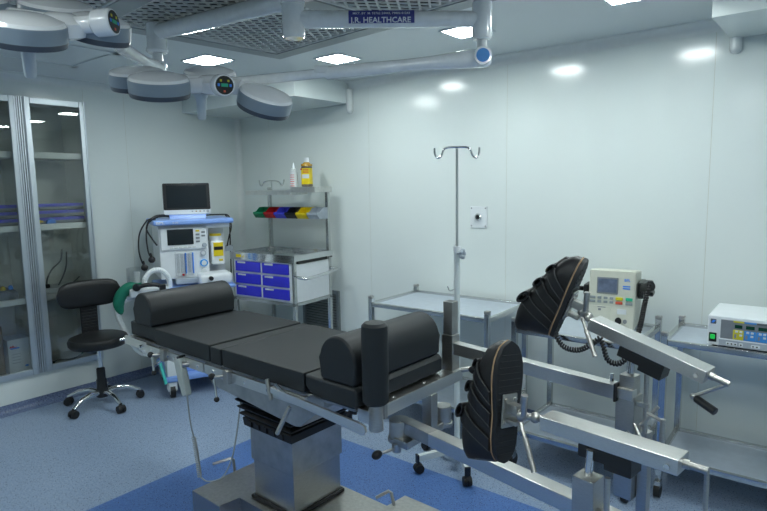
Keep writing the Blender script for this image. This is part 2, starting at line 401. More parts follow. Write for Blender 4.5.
# sticker with lettering on the labelled arm: facing the camera side of the tube
nrm = V((d2.y, -d2.x, 0)); up = V((0, 0, 1))
cen = (L3(*HUB, ZA)+L3(*K2, ZA))/2 + V((d2.x, d2.y, 0))*(-.028) + nrm*.0352
QS = Mx((V((d2.x, d2.y, 0)), up, nrm)).transposed().to_4x4()
XS = Mx.Translation(cen) @ QS
lab = B()
w2, h2 = .133, .026
seg = 6; rows = []
for i in range(seg+1):
    a = -.62+1.24*i/seg; rows.append((math.sin(a)*.0362*1.18, math.cos(a)*.0362-.0352))
for (v0, n0), (v1, n1) in zip(rows, rows[1:]): lab.add([(-w2, v0, n0+.0006), (w2, v0, n0+.0006), (w2, v1, n1+.0006), (-w2, v1, n1+.0006)], [(0, 1, 2, 3)], XS)
lo = lab.out('sticker', 'label', sl, label='purple sticker with white lettering J.R. HEALTHCARE')
def wrapX(): return XS
tx = text('lettering', 'J.R. HEALTHCARE', .0285, 'ink', lo, Mx(), .245, True)
tx2 = text('lettering', 'MKT. BY  M. 93762 24443, 79802 01243', .0125, 'ink', lo, Mx(), .23, True)
for o, u0, v0 in ((tx, -.124, -.0225), (tx2, -.116, .008)):
    for vv in o.data.vertices:
        u, v, n = vv.co; v += v0; u += u0
        a = max(-.75, min(.75, v/.0362/1.12))
        vv.co = XS @ V((u, math.sin(a)*.0362*1.18, math.cos(a)*.0362-.0352+.0014+n))
# lower arm to the right-hand head
E2 = V((K2.x, K2.y, 2.118))
H2 = V((2.655, -2.14, 2.005)); H1 = V((2.715, -2.72, 2.105))
B().box(E2-O, (.075, .07, .078), math.atan2(-.7, -.75), .022, 3).out('arm_elbow', 'wrap', sl)
nn = V((.55, -.83, 0)).normalized()
B().cyl(E2-O+nn*.02, E2-O+nn*.052, .036, n=24).out('elbow_cap', 'lampw', sl); B().cyl(E2-O+nn*.05-V((.0, .0, .0)), E2-O+nn*.055, .027, n=24).out('elbow_badge', 'bluedisc', sl)
def spring_arm(a, b, name):
    a, b = V(a), V(b); d = (b-a).normalized()
    A = [a, a.lerp(b, .05), a.lerp(b, .22), a.lerp(b, .3), a.lerp(b, .62), a.lerp(b, .63), b]
    B().tube([p-O for p in A], [.036, .038, .026, .024, .026, .019, .019], 16).out(name, 'wrap', sl)
    c = a.lerp(b, .64); B().box(c-O+V((0, 0, .012)), (.06, .05, .03), math.atan2(d.y, d.x), .008).out('arm_clip', 'white', sl)
hd2 = H2+V((.05, .03, .008))
spring_arm(E2, hd2, 'spring_arm')
# upper arm to the left-hand head
K1 = V((2.0, -1.985)); ZB = 2.35; d1 = (K1-HUB).normalized()
B().tube([L3(*(HUB+d1*.02), ZB+.005), L3(*(HUB+d1*.05), ZB+.005), L3(*(K1-d1*.05), ZB), L3(*(K1-d1*.02), ZB)], [.041, .04, .037, .037], 20).out('extension_arm', 'wrap', sl)
B().lathe([(0, 2.25), (.044, 2.25), (.052, 2.262), (.046, 2.285), (.046, 2.385), (.04, 2.391), (0, 2.391)], L3(K1.x, K1.y, 0), 24).out('arm_joint', 'wrap', sl)
B().cyl(L3(*K1, 2.255), L3(*K1, 2.20), .024).out('joint_shaft', 'white', sl)
E1 = V((K1.x, K1.y, 2.175))
B().box(E1-O, (.08, .07, .075), .9, .02, 3).out('arm_elbow', 'wrap', sl)
spring_arm(E1, H1+V((-.06, .1, .03)), 'spring_arm')
def head(c, tx_, ty_, yaw, pet, ctrl_dir, hdl):
    X = Mx.Translation(c-O) @ Mx.Rotation(yaw, 4, 'Z') @ Mx.Rotation(ty_, 4, 'X')
    hb = B(X); hb.lathe([(0, -.03), (.05, -.03), (.07, -.02), (.075, .0), (.07, .02), (.045, .035), (0, .04)], n=24)
    hd = hb.out('lamp_head', 'lampw', sl)
    for (ang, rad, tilt, r, dz) in pet:
        P = X @ Mx.Rotation(R(ang), 4, 'Z') @ Mx.Translation((rad, 0, dz)) @ Mx.Rotation(R(tilt), 4, 'Y')
        p = B(P); p.lathe([(r*.985, .024), (r*.93, .034), (r*.6, .045), (0, .050)], n=40).lathe([(r*.985, .024), (r*.9, .024)], n=40); po = p.out('petal', 'lampw', hd)
        B(P).lathe([(r*.985, .024), (r, .020), (r, -.020), (r*.985, -.020)], n=40).out('petal_band', 'lampg', hd)
        B(P).lathe([(r*.99, -.020), (r*1.0, -.023), (r*.97, -.037), (r*.9, -.039), (0, -.039)], n=40).out('petal_lens_rim', 'lampd', hd)
        q = B(X); dv = V((math.cos(R(ang)), math.sin(R(ang)), 0)); q.tube([dv*.04+V((0, 0, .004)), dv*(rad-r*.9)+V((0, 0, .004))], .030, 14).out('petal_bracket', 'lampw', hd)
    # control barrel
    d = V(ctrl_dir).normalized(); a = c-O; b = a+d*.13; Q = frame_z(d)
    B().lathe([(0, .02), (.024, .02), (.027, .03), (.027, .095), (.038, .103), (.041, .108), (.041, .155), (.038, .162), (0, .162)], a, 28, Q).out('control_barrel', 'lampw', hd)
    XF = Mx.Translation(a+d*.1625) @ Q.to_4x4()
    B(XF).lathe([(0, .001), (.034, .001), (.034, 0), (0, 0)], n=28).out('control_panel', 'blackp', hd)
    for (u, v, m, ww, hh) in ((-.014, .016, 'pyel', .008, .008), (.014, .016, 'pyel', .008, .008), (-.022, 0, 'inkb', .009, .010), (.022, 0, 'inkb', .009, .010), (0, 0, 'btngr', .026, .012), (0, -.022, 'btnr', .008, .008)):
        B(XF).box((u, v, .0016), (ww, hh, .002), None, .001).out('control_key', m, hd)
    B(X).lathe([(0, -.135), (.014, -.135), (.017, -.13), (.02, -.06), (.032, -.03), (.04, -.028), (0, -.025)], V(hdl), 20).out('sterile_handle', 'handle', hd)
camv = lambda c: (CAM-c)
v2 = camv(H2); yaw2 = math.atan2(v2.y, v2.x)+PI/2       # local -Y faces the camera side
head(H2, 0, R(20), yaw2, [(212, .225, 0, .109, .014), (165, .295, 2, .105, .0), (95, .12, 0, .105, .004), (-28, .218, 14, .106, -.035)], V((v2.x, v2.y, -.4))+V((.55, .45, 0)), (-.05, .0, 0))
v1 = camv(H1); yaw1 = math.atan2(v1.y, v1.x)+PI/2
head(H1, 0, R(24), yaw1, [(214, .12, 0, .112, -.01), (165, .26, 0, .112, .02), (95, .16, 0, .112, .01), (20, .115, 4, .09, -.005)], V((.85, .62, .06)), (-.10, -.03, -.02))

# ------------------------------------------------------------------ glass-door cabinet in the left wall
cb = thing('wall_cabinet', 'grey aluminium-framed glass-door cabinet built into the left wall', 'cabinet', (0, -1.96, OZ0))
q = B(); y0, y1, hh = OY0+1.96, OY1+1.96, OZ1-OZ0
q.bx(-.40, -.385, y0, y1, 0, hh).bx(-.385, -.005, y0, y0+.012, 0, hh).bx(-.385, -.005, y1-.012, y1, 0, hh).bx(-.385, -.005, y0, y1, hh-.012, hh).bx(-.385, -.005, y0, y1, 0, .015).bx(-.385, -.005, .035, .06, 0, hh)
q.out('carcass', 'cabin', cb)
for z in (1.862, 1.33, .795): B().bx(-.385, -.035, y0+.012, y1-.012, z-OZ0-.022, z-OZ0+.022, .003).out('shelf', 'shelfw', cb)
def door(ya, yb):
    d = B(); fw = .045
    for a in ((ya, ya+fw, 0, hh), (yb-fw, yb, 0, hh), (ya+fw, yb-fw, 0, fw), (ya+fw, yb-fw, hh-fw, hh)): d.bx(-.004, .024, a[0], a[1], a[2], a[3], .004)
    for yy in (ya+.006, yb-.014): d.bx(.024, .030, yy, yy+.008, 0, hh)
    o = d.out('door', 'alu', cb)
    B().bx(.006, .011, ya+fw-.004, yb-fw+.004, fw-.004, hh-fw+.004).out('pane', 'glass', o)
door(-1.884+1.96, OY1+1.96); door(OY0+1.96, -1.93+1.96)
m = B(); 
for k in range(3): m.bx(.0, .022, .034+.015*k, .042+.015*k, 0, hh)
m.out('centre_mullion', 'alu', cb)
# things on the shelves
def instrument_tray(y0_, y1_, z, name, label, n, tint):
    c = (y0_+y1_)/2; t = thing(name, label, 'tray', (-.2, c, z), 0, 'plastic storage trays in the cabinet'); L = (y1_-y0_)
    for k in range(n):
        zz = k*.052
        B().bx(-.14, .12, -L/2, L/2, zz, zz+.006).bx(-.14, -.134, -L/2, L/2, zz, zz+.04).bx(-.14, .12, -L/2, -L/2+.006, zz, zz+.04).bx(-.14, .12, L/2-.006, L/2, zz, zz+.04).bx(.114, .12, -L/2, L/2, zz, zz+.03).out('tier', tint, t)
        B().bx(.12, .126, -L/2, L/2, zz+.024, zz+.048, .002).out('label_strip', 'drawer', t)
instrument_tray(-1.875, -1.475, 1.352, 'storage_tray', 'clear tiered tray with blue strips on the middle shelf behind the right door', 3, 'mgrey')
instrument_tray(-2.45, -1.94, 1.352, 'storage_tray', 'clear tiered tray with blue strips on the middle shelf behind the left door', 3, 'mgrey')
tag(B().ball((-.055, -1.835, 1.352+.02), .022, (1, 1.6, .9)).cyl((-.055, -1.81, 1.372), (-.055, -1.79, 1.372), .008).out('suction_bulb', 'yellow'), 'small orange yellow packet on the middle cabinet shelf', 'packet')
tag(B().prism([(-1.765, 1.353), (-1.70, 1.353), (-1.705, 1.385), (-1.735, 1.392), (-1.762, 1.38)], -.075, -.045, 'x', .004).out('mask_pack', 'inkb'), 'small bright blue packet on the middle cabinet shelf', 'packet')
tag(B().bx(-.30, -.06, -1.85, -1.50, .818, .846, .004).bx(-.29, -.07, -1.84, -1.51, .846, .856, .003).out('instrument_case', 'paper'), 'flat white instrument case on the lower cabinet shelf', 'case')
it = thing('wire_instrument', 'thin dark curved wire instruments standing on the white instrument case', 'instrument', (-.18, -1.69, .857))
for pts in ([(.06, -.09, 0), (.06, -.08, .07), (.06, -.04, .14), (.05, .03, .2), (.04, .05, .29)], [(0, .02, 0), (0, .06, .07), (0, .09, .15), (0, .10, .26)], [(.08, .07, .0), (.08, .12, .035), (.08, .15, .06)]):
    B().tube(smooth_path(pts, 6), .006, 6).out('wire', 'dgrey', it)
B().bx(.04, .08, -.115, -.07, 0, .03, .004).out('wire_base', 'blackp', it)
tag(B().bx(-.33, -.05, -2.40, -2.0, .818, .87, .004).bx(-.32, -.06, -2.39, -2.01, .87, .885, .003).out('instrument_box', 'mgrey'), 'grey metal instrument box on the lower shelf behind the left door', 'box')
for k, (yy, m_) in enumerate(((-2.08, 'yellow'), (-2.03, 'inkb'))):
    tag(B().lathe([(0, 0), (.016, 0), (.018, .01), (.012, .028), (0, .032)], (-.1, yy, .886), 12).out('sample_cap', m_), ('small yellow cap on the grey instrument box', 'small blue cap on the grey instrument box')[k], 'cap')
bxz = OZ0+.016
t = thing('carton', 'white printed carton standing in the cabinet bottom', 'box', (-.15, -2.025, bxz))
B().bx(-.09, .08, -.07, .075, 0, .255, .002).out('box_body', 'paper', t)
Xc = Mx.Translation((.0812, -.06, .2)) @ Mx((V((0, 1, 0)), V((0, 0, 1)), V((1, 0, 0)))).transposed().to_4x4()
B(Xc).prism([(0, .0), (.008, .012), (.016, .004), (.024, .014), (.032, .002), (.05, .0), (.05, -.004), (0, -.004)], 0, .001, 'z').out('logo_mark', 'inkr', t)
B(Xc).box((.035, -.01, .0008), (.06, .010, .001)).out('logo_band', 'inkb', t)
for k in range(4): B(Xc).box((.04, -.055-.022*k, .0008), (.06, .005, .001)).out('print_line', 'grey', t)
B(Xc).box((.105, -.155, .0008), (.022, .014, .001)).out('logo_mark', 'inkb', t)
tag(B().bx(-.36, -.12, -2.44, -2.105, bxz, bxz+.36, .003).bx(-.118, -.12, -2.44, -2.105, bxz+.17, bxz+.2).out('cardboard_box', 'card'), 'brown cardboard box standing in the cabinet bottom', 'box')
t = thing('cable_coil', 'dark looped cable with plug lying in the cabinet bottom behind the stool', 'cable', (-.1, -1.68, bxz))
B().tube(smooth_path([(0, -.12, .007), (-.04, -.05, .01), (.02, .02, .012), (0, .1, .02), (-.05, .14, .05), (-.1, .1, .09)], 8), .006, 6).out('cord', 'dgrey', t)
B().bx(-.015, .015, -.15, -.10, 0, .02, .005).out('plug', 'blackp', t)

# ------------------------------------------------------------------ operating table
OT = V((2.70, -1.81, 0))
ot = thing('operating_table', 'stainless steel operating table with black pads, square column and leg traction frame', 'operating table', OT, R(-1.5))
XT = Mx.Translation(-OT)
def T(): return B(XT)
# base: wide head piece, narrow waist, wide foot piece
bp = [(2.27, -2.11), (2.50, -2.11), (2.50, -2.0), (3.10, -2.0), (3.10, -2.12), (3.42, -2.12), (3.42, -1.50), (3.10, -1.50), (3.10, -1.63), (2.50, -1.63), (2.50, -1.51), (2.27, -1.51)]
T().prism(bp, .025, .15, 'z', .006).out('base', 'steel', ot)
for x in (2.33, 3.35):
    for y in (-2.04, -1.58): T().cyl((x, y, 0), (x, y, .03), .03, n=16).out('foot', 'rubber', ot)
T().box((2.70, -1.81, .33), (.282, .29, .36), None, .006).out('column', 'steel', ot)
T().box((2.70, -1.81, .475), (.298, .305, .265), None, .006).out('column_sleeve', 'steeld', ot)
T().box((2.70, -1.81, .158), (.31, .318, .018), None, .007).out('column_gasket', 'rubber', ot)
bl = T(); prof = []
nf = 5; z = .575
rings = []
def sq(hx, hy, z): return [(2.70-hx, -1.81-hy, z), (2.70+hx, -1.81-hy, z), (2.70+hx, -1.81+hy, z), (2.70-hx, -1.81+hy, z)]
rings = [sq(.158, .162, .505), sq(.166, .170, .508), sq(.170, .174, .545), sq(.160, .164, .55)]
for k in range(nf):
    z = .555+k*.033; rings += [sq(.176+.006*k, .180+.006*k, z+.005), sq(.182+.006*k, .186+.006*k, z+.014), sq(.160+.006*k, .164+.006*k, z+.024)]
bl.loft(rings); bl.out('bellows', 'rubber', ot, 20)
nb = 3
for k in range(5): T().bx(2.70-.13+.055*k, 2.70-.10+.055*k, -1.99, -1.975, .515, .54).out('bellows_clip', 'rubber', ot)
# chassis under the top
ch = [(2.36, .80), (2.365, .75), (2.41, .705), (2.47, .695), (2.99, .648), (3.02, .655), (3.16, .765), (3.16, .80)]
T().prism(ch, -2.062, -1.56, 'y', .006).out('chassis', 'steeld', ot)
T().bx(1.66, 3.33, -2.07, -1.55, .797, .815, .003).out('top_frame', 'steel', ot)
# side rails with spacers
for y in (-2.112, -1.520):
    s_ = 1 if y > -1.8 else -1
    yh = y-.018*s_; T().bx(1.655, 1.90, yh-.007, yh+.007, .774, .818, .002).out('side_rail', 'steelh', ot)
    T().bx(1.915, 2.44, y-.007, y+.007, .774, .818, .002).out('side_rail', 'steelh', ot)
    T().bx(2.45, 3.12, y-.007, y+.007, .774, .818, .002).out('side_rail', 'steelh', ot)
    for x in (1.65, 1.86, 1.98, 2.2, 2.40, 2.52, 2.75, 2.9, 3.08):
        T().cyl((x, y-.011, .797), (x, y+.05*(-s_), .797), .007, n=10).out('rail_spacer', 'chrome', ot)
# pads
def pad(x0, x1, z0, z1, name='pad', y0=-2.095, y1=-1.54, bev=.008): T().bx(x0, x1, y0, y1, z0, z1, bev, 2).out(name, 'foam', ot)
pad(1.66, 1.957, .818, .893, 'head_pad', -2.065, -1.55)
pad(1.965, 2.453, .818, .90, 'back_pad', -2.092)
pad(2.463, 2.545, .818, .896, 'lumbar_pad')
pad(2.555, 3.09, .818, .90, 'seat_pad')
T().prism([(3.096, .895), (3.345, .895), (3.36, .88), (3.36, .83), (3.34, .816), (3.18, .816), (3.12, .83), (3.096, .85)], -2.095, -1.56, 'y', .012, 3).out('pelvic_pad', 'foam', ot)
# long flat accessory bar with a rounded end
ab = [(2.93, .822), (2.93, .795), (3.41, .757)] + [(3.428, .762), (3.436, .774), (3.432, .788), (3.42, .795)] + [(3.40, .797)]
T().prism(ab, -2.132, -2.121, 'y', .003).out('accessory_bar', 'steelh', ot)
# rail clamps with lever handles
def clamp(x, lever, ball):
    c = T().box((x, -2.126, .80), (.036, .03, .058), None, .004).cyl((x-.01, -2.125, .80), (x-.055, -2.16, .795), .0075)
    o = c.out('rail_clamp', 'steel', ot)
    T().cyl((x-.055, -2.16, .795), (x-.055+lever[0], -2.16+lever[1], .795+lever[2]), .0055).out('lever', 'chrome', o)
    if ball:
        T().ball((x-.055+lever[0], -2.16+lever[1], .795+lever[2]), .012).out('lever_knob', 'rubber', o); T().ball((x-.062, -2.163, .798), .015).out('lever_knob', 'rubber', o)
clamp(2.115, (.01, .0, -.085), True); clamp(2.64, (.015, .0, -.095), True)
o = T().cyl((2.14, -2.115, .80), (2.05, -2.15, .735), .006).out('clamp_screw', 'chrome', ot)
T().cyl((2.905, -2.125, .845), (2.925, -2.125, .765), .009).out('locking_pin', 'steel', ot)
T().tube([(2.94, -2.12, .82), (2.96, -2.125, .835), (3.0, -2.125, .815), (3.08, -2.125, .80)], .006).out('release_lever', 'chrome', ot)
T().cyl((3.02, -2.11, .755), (2.99, -2.15, .655), .009).ball((2.99, -2.15, .655), .0095).out('locking_pin', 'steel', ot)
T().cyl((2.32, -2.105, .79), (2.30, -2.14, .79), .014).out('clamp_knob', 'steel', ot)
# brake pedals
for pts in ([(2.262, -1.86, .13), (2.255, -1.86, .205), (2.245, -1.87, .212), (2.19, -1.94, .19)], [(3.13, -1.60, .10), (3.10, -1.60, .205), (3.09, -1.605, .212), (3.05, -1.65, .185)]):
    T().tube(pts, .0075, 8).out('brake_pedal', 'steel', ot)
# handset on the rail
hp = T(); XH = XT @ Mx.Translation((2.265, -2.135, .812)) @ Mx.Rotation(R(-18), 4, 'Y')
hs = B(XH).prism([(-.022, 0), (.022, 0), (.026, -.02), (.024, -.1), (.020, -.165), (.014, -.175), (-.014, -.175), (-.020, -.165), (-.024, -.1), (-.026, -.02)], -.016, .016, 'y', .006).out('handset', 'pendant', ot)
B(XH).bx(-.012, .012, -.005, .03, -.03, .012, .003).out('handset_hook', 'blackp', hs)
cord = B(XT); c0 = (2.318, -2.135, .645)
cord.tube(smooth_path([c0, (2.325, -2.135, .58), (2.328, -2.13, .50), (2.33, -2.12, .44)], 6), .0035, 6)
coil(cord, [(2.33, -2.12, .44), (2.345, -2.12, .36), (2.362, -2.12, .255)], .008, .0035, .009)
cord.tube(smooth_path([(2.362, -2.12, .255), (2.40, -2.10, .235), (2.46, -2.06, .262), (2.50, -2.03, .36), (2.505, -2.0, .48), (2.53, -1.99, .62), (2.54, -1.98, .68)], 8), .0035, 6)
cord.out('handset_cord', 'cord', hs)

# --- traction frame at the foot end
T().bx(3.332, 3.392, -2.06, -1.455, .762, .812, .004).out('cross_bar', 'steelh', ot)
T().bx(3.329, 3.395, -1.985, -1.965, .759, .815, .002).out('cross_bar_collar', 'steeld', ot)
for x, y in ((3.365, -1.90), (3.36, -1.70)): T().lathe([(0, .004), (.009, .0035), (.011, 0)], (x, y, .812), 14).out('bar_bolt', 'steeld', ot)
T().box((3.30, -1.80, .775), (.13, .10, .035), None, .004).out('frame_bracket', 'steel', ot)
# padded post at the near end of the cross bar
T().cyl((3.408, -2.045, .745), (3.408, -2.045, .845), .026, n=20).out('post_socket', 'steel', ot)
T().lathe([(0, .842), (.038, .842), (.046, .85), (.047, .87), (.047, 1.10), (.046, 1.122), (.036, 1.132), (0, 1.134)], (3.408, -2.045, 0), 28).out('padded_post', 'foam', ot)
kb = T().tube([(3.32, -2.05, .79), (3.30, -2.06, .79), (3.292, -2.06, .775), (3.292, -2.06, .752), (3.305, -2.06, .742)], .011, 10).out('post_clamp_knob', 'rubber', ot)
# square upright and sleeve at the far end
T().bx(3.322, 3.378, -1.515, -1.459, .81, .966, .004).out('upright_sleeve', 'steel', ot)
T().bx(3.327, 3.373, -1.51, -1.464, .96, 1.108, .003).out('upright', 'steeld', ot)
T().bx(3.335, 3.365, -1.502, -1.472, 1.1075, 1.1088).out('upright_bore', 'blackp', ot)
T().cyl((3.385, -1.46, .805), (3.42, -1.43, .81), .011).cyl((3.42, -1.43, .81), (3.455, -1.47, .822), .006).out('clamp_lever', 'steel', ot)
T().ball((3.458, -1.474, .823), .017, (1.5, 1, 1)).out('lever_knob', 'rubber', ot)
# hanging bracket and pivots
T().bx(3.352, 3.40, -1.70, -1.655, .60, .765, .004).out('pivot_hanger', 'steel', ot)
T().bx(3.33, 3.40, -1.86, -1.60, .595, .625, .004).out('pivot_plate', 'steel', ot)
def pivot(x, y, z0, z1, r):
    T().lathe([(0, z0), (r*1.15, z0), (r*1.15, z0+.014), (r, z0+.016), (r, z1-.004), (r*.93, z1), (0, z1)], (x, y, 0), 28).out('pivot', 'steeld', ot)
pivot(3.325, -1.81, .60, .685, .042); pivot(3.375, -1.585, .60, .685, .036)
T().cyl((3.34, -1.85, .57), (3.34, -1.85, .605), .018).cyl((3.34, -1.85, .585), (3.315, -1.925, .58), .006).out('pivot_lever', 'steel', ot)
T().ball((3.312, -1.935, .58), .017, (1, 1.5, 1)).out('lever_knob', 'rubber', ot)
UN = V((math.cos(R(-10)), math.sin(R(-10)), 0)); a = V((3.345, -1.80, .662))
T().bar(a, a+UN*.17, .052, .05, .003).out('arm_root', 'steeld', ot)
T().bar(a+UN*.155, a+UN*.93, .056, .052, .004).out('traction_arm', 'steelh', ot)
UF = V((math.cos(R(-8.5)), math.sin(R(-8.5)), 0)); a = V((3.37, -1.485, .908))
T().bar(a, a+UF*.72, .046, .05, .003).out('traction_arm', 'steelh', ot)
e = a+UF*.72
T().bar(e+UF*.0, e+UF*.008, .056, .062, .002).out('arm_strap', 'rubber', ot)
T().bar(e+UF*.005, e+UF*.06, .034, .036, .003).out('arm_tongue', 'steelh', ot)
T().cyl(e-UF*.02+V((0, 0, .02)), e-UF*.02+V((0, 0, .055)), .007).out('arm_stop_pin', 'chrome', ot)

# cushions lying on the table
def dprof(w, h, z0):
    r = w/2; p = [(-w/2+.012, z0), (w/2-.012, z0), (w/2, z0+.012)]
    p += [(r*math.cos(R(a)), z0+h-r+r*math.sin(R(a))) for a in range(0, 181, 12)]
    p += [(-w/2, z0+.012)]; return p
def cushion(x, y0, y1, z, w, h, label):
    c = (y0+y1)/2
    b = B(); b.prism(dprof(w, h, 0), y0-c, y1-c, 'y', .012, 3)
    o = b.out('foam_bolster', 'foam', None, 30); o.location = (x, c, z); o.rotation_euler.z = R(-1.5); return tag(o, label, 'bolster', 'half-round bolsters on the table')
cushion(1.822, -2.055, -1.545, .894, .185, .17, 'black half-round bolster lying across the head pad of the table')
cushion(3.262, -2.105, -1.585, .896, .18, .172, 'black half-round bolster lying across the pelvic pad beside the padded post')

# ------------------------------------------------------------------ leg traction units: post, sliding beam, crank
def traction_unit(label, base, yaw, pitch, ztop, zbot, beam_c, handle, ins=.025):
    base = V(base); t = thing('traction_unit', label, 'traction unit', (base.x, base.y, 0), 0, 'leg traction units')
    Ob = V((base.x, base.y, 0)); XW = Mx.Translation(-Ob)
    Xp = XW @ Mx.Translation((base.x, base.y, 0)) @ Mx.Rotation(yaw, 4, 'Z')
    zs = ztop-.065
    B(Xp).bx(-.032, .032, -.032, .032, zbot, zs, .004).out('post', 'steel', t)
    B(Xp).bx(-ins, ins, -ins, ins, zs-.01, ztop, .003).out('post_insert', 'steel', t)
    Xb = XW @ Mx.Translation(beam_c) @ Mx.Rotation(yaw, 4, 'Z') @ Mx.Rotation(pitch, 4, 'Y')
    c = V(beam_c); top = V((base.x, base.y, ztop))
    B(XW).cyl((base.x, base.y, ztop-.005), (base.x+.004, base.y, c.z-.03), .011).out('post_shaft', 'chrome', t)
    B(Xb).bx(-.195, .19, -.037, .037, -.022, .020, .003).out('beam', 'steelh', t)
    e = B(Xb); e.cyl((.165, -.039, -.004), (.165, -.043, -.004), .007); e.out('beam_bolt', 'chrome', t)
    B(Xb).bx(-.075, .075, -.034, .034, -.06, -.024, .003).bx(-.0, .075, -.034, .034, -.075, -.055, .003).out('slide_block', 'blackp', t)
    cr = B(Xb); cr.cyl((.185, 0, 0), (.205, 0, 0), .012, n=16).cyl((.20, 0, 0), (.247, 0, 0), .0095, n=14).out('crank_shaft', 'steel', t)
    h = handle
    ck = B(Xb).tube([(.242, 0, .002), (.244+h[0]*.1, h[1]*.1, h[2]*.1), (.244+h[0], h[1], h[2])], .006, 8).ball((.244+h[0], h[1], h[2]), .010).out('crank', 'steel', t)
    g0 = V((.244+h[0], h[1], h[2])); g1 = g0+V(h[3])
    B(Xb).tube([g0+(g1-g0)*.1, g0+(g1-g0)*.15, g1-(g1-g0)*.03, g1], [.009, .012, .0125, .009], 12).out('crank_grip', 'blackp', ck)
    # height lock rod and T levers beside the post
    B(Xp).cyl((.06, -.012, zs-.16), (.06, -.012, c.z-.085), .008).bx(.02, .07, -.02, -.004, zs-.13, zs-.115).bx(.02, .07, -.02, -.004, zs-.03, zs-.015).out('lock_rod', 'steel', t)
    B(Xp).bx(.034, .068, .0, .034, .012, zs-.12, .003).out('support_leg', 'steel', t); B(Xp).cyl((.051, .017, 0), (.051, .017, .014), .03, n=18).out('support_foot', 'rubber', t)
    lv = B(Xp); lv.cyl((.06, -.01, zs-.045), (.125, -.02, zs-.06), .006).cyl((.118, -.019, zs-.05), (.118, -.019, zs-.135), .008).out('lock_lever', 'steel', t)
    lv = B(Xp); lv.cyl((.035, -.035, zs-.085), (.085, -.06, zs-.15), .007).cyl((.085, -.06, zs-.15), (.03, -.075, zs-.10), .005).cyl((.05, -.02, zs-.09), (.095, .0, zs-.02), .006).out('lock_lever', 'steel', t)
    return t, Xb
NB, NY = (4.18, -2.0, .90), R(-8)
FB, FY = (4.176, -1.62, 1.07), R(-9)
tn, Xn = traction_unit('steel leg traction post with level beam, on the arm beside the padded post', (4.135, -2.03, 0), NY, R(0), .795, .30, NB, (0, 0, -.16, (.05, -.02, -.0)), .0315)
tf, Xf = traction_unit('steel leg traction post with sloping beam and black crank grip, on the far arm', (4.122, -1.612, 0), FY, R(15), .968, .545, FB, (-.075, .0, -.085, (.075, -.02, -.005)))

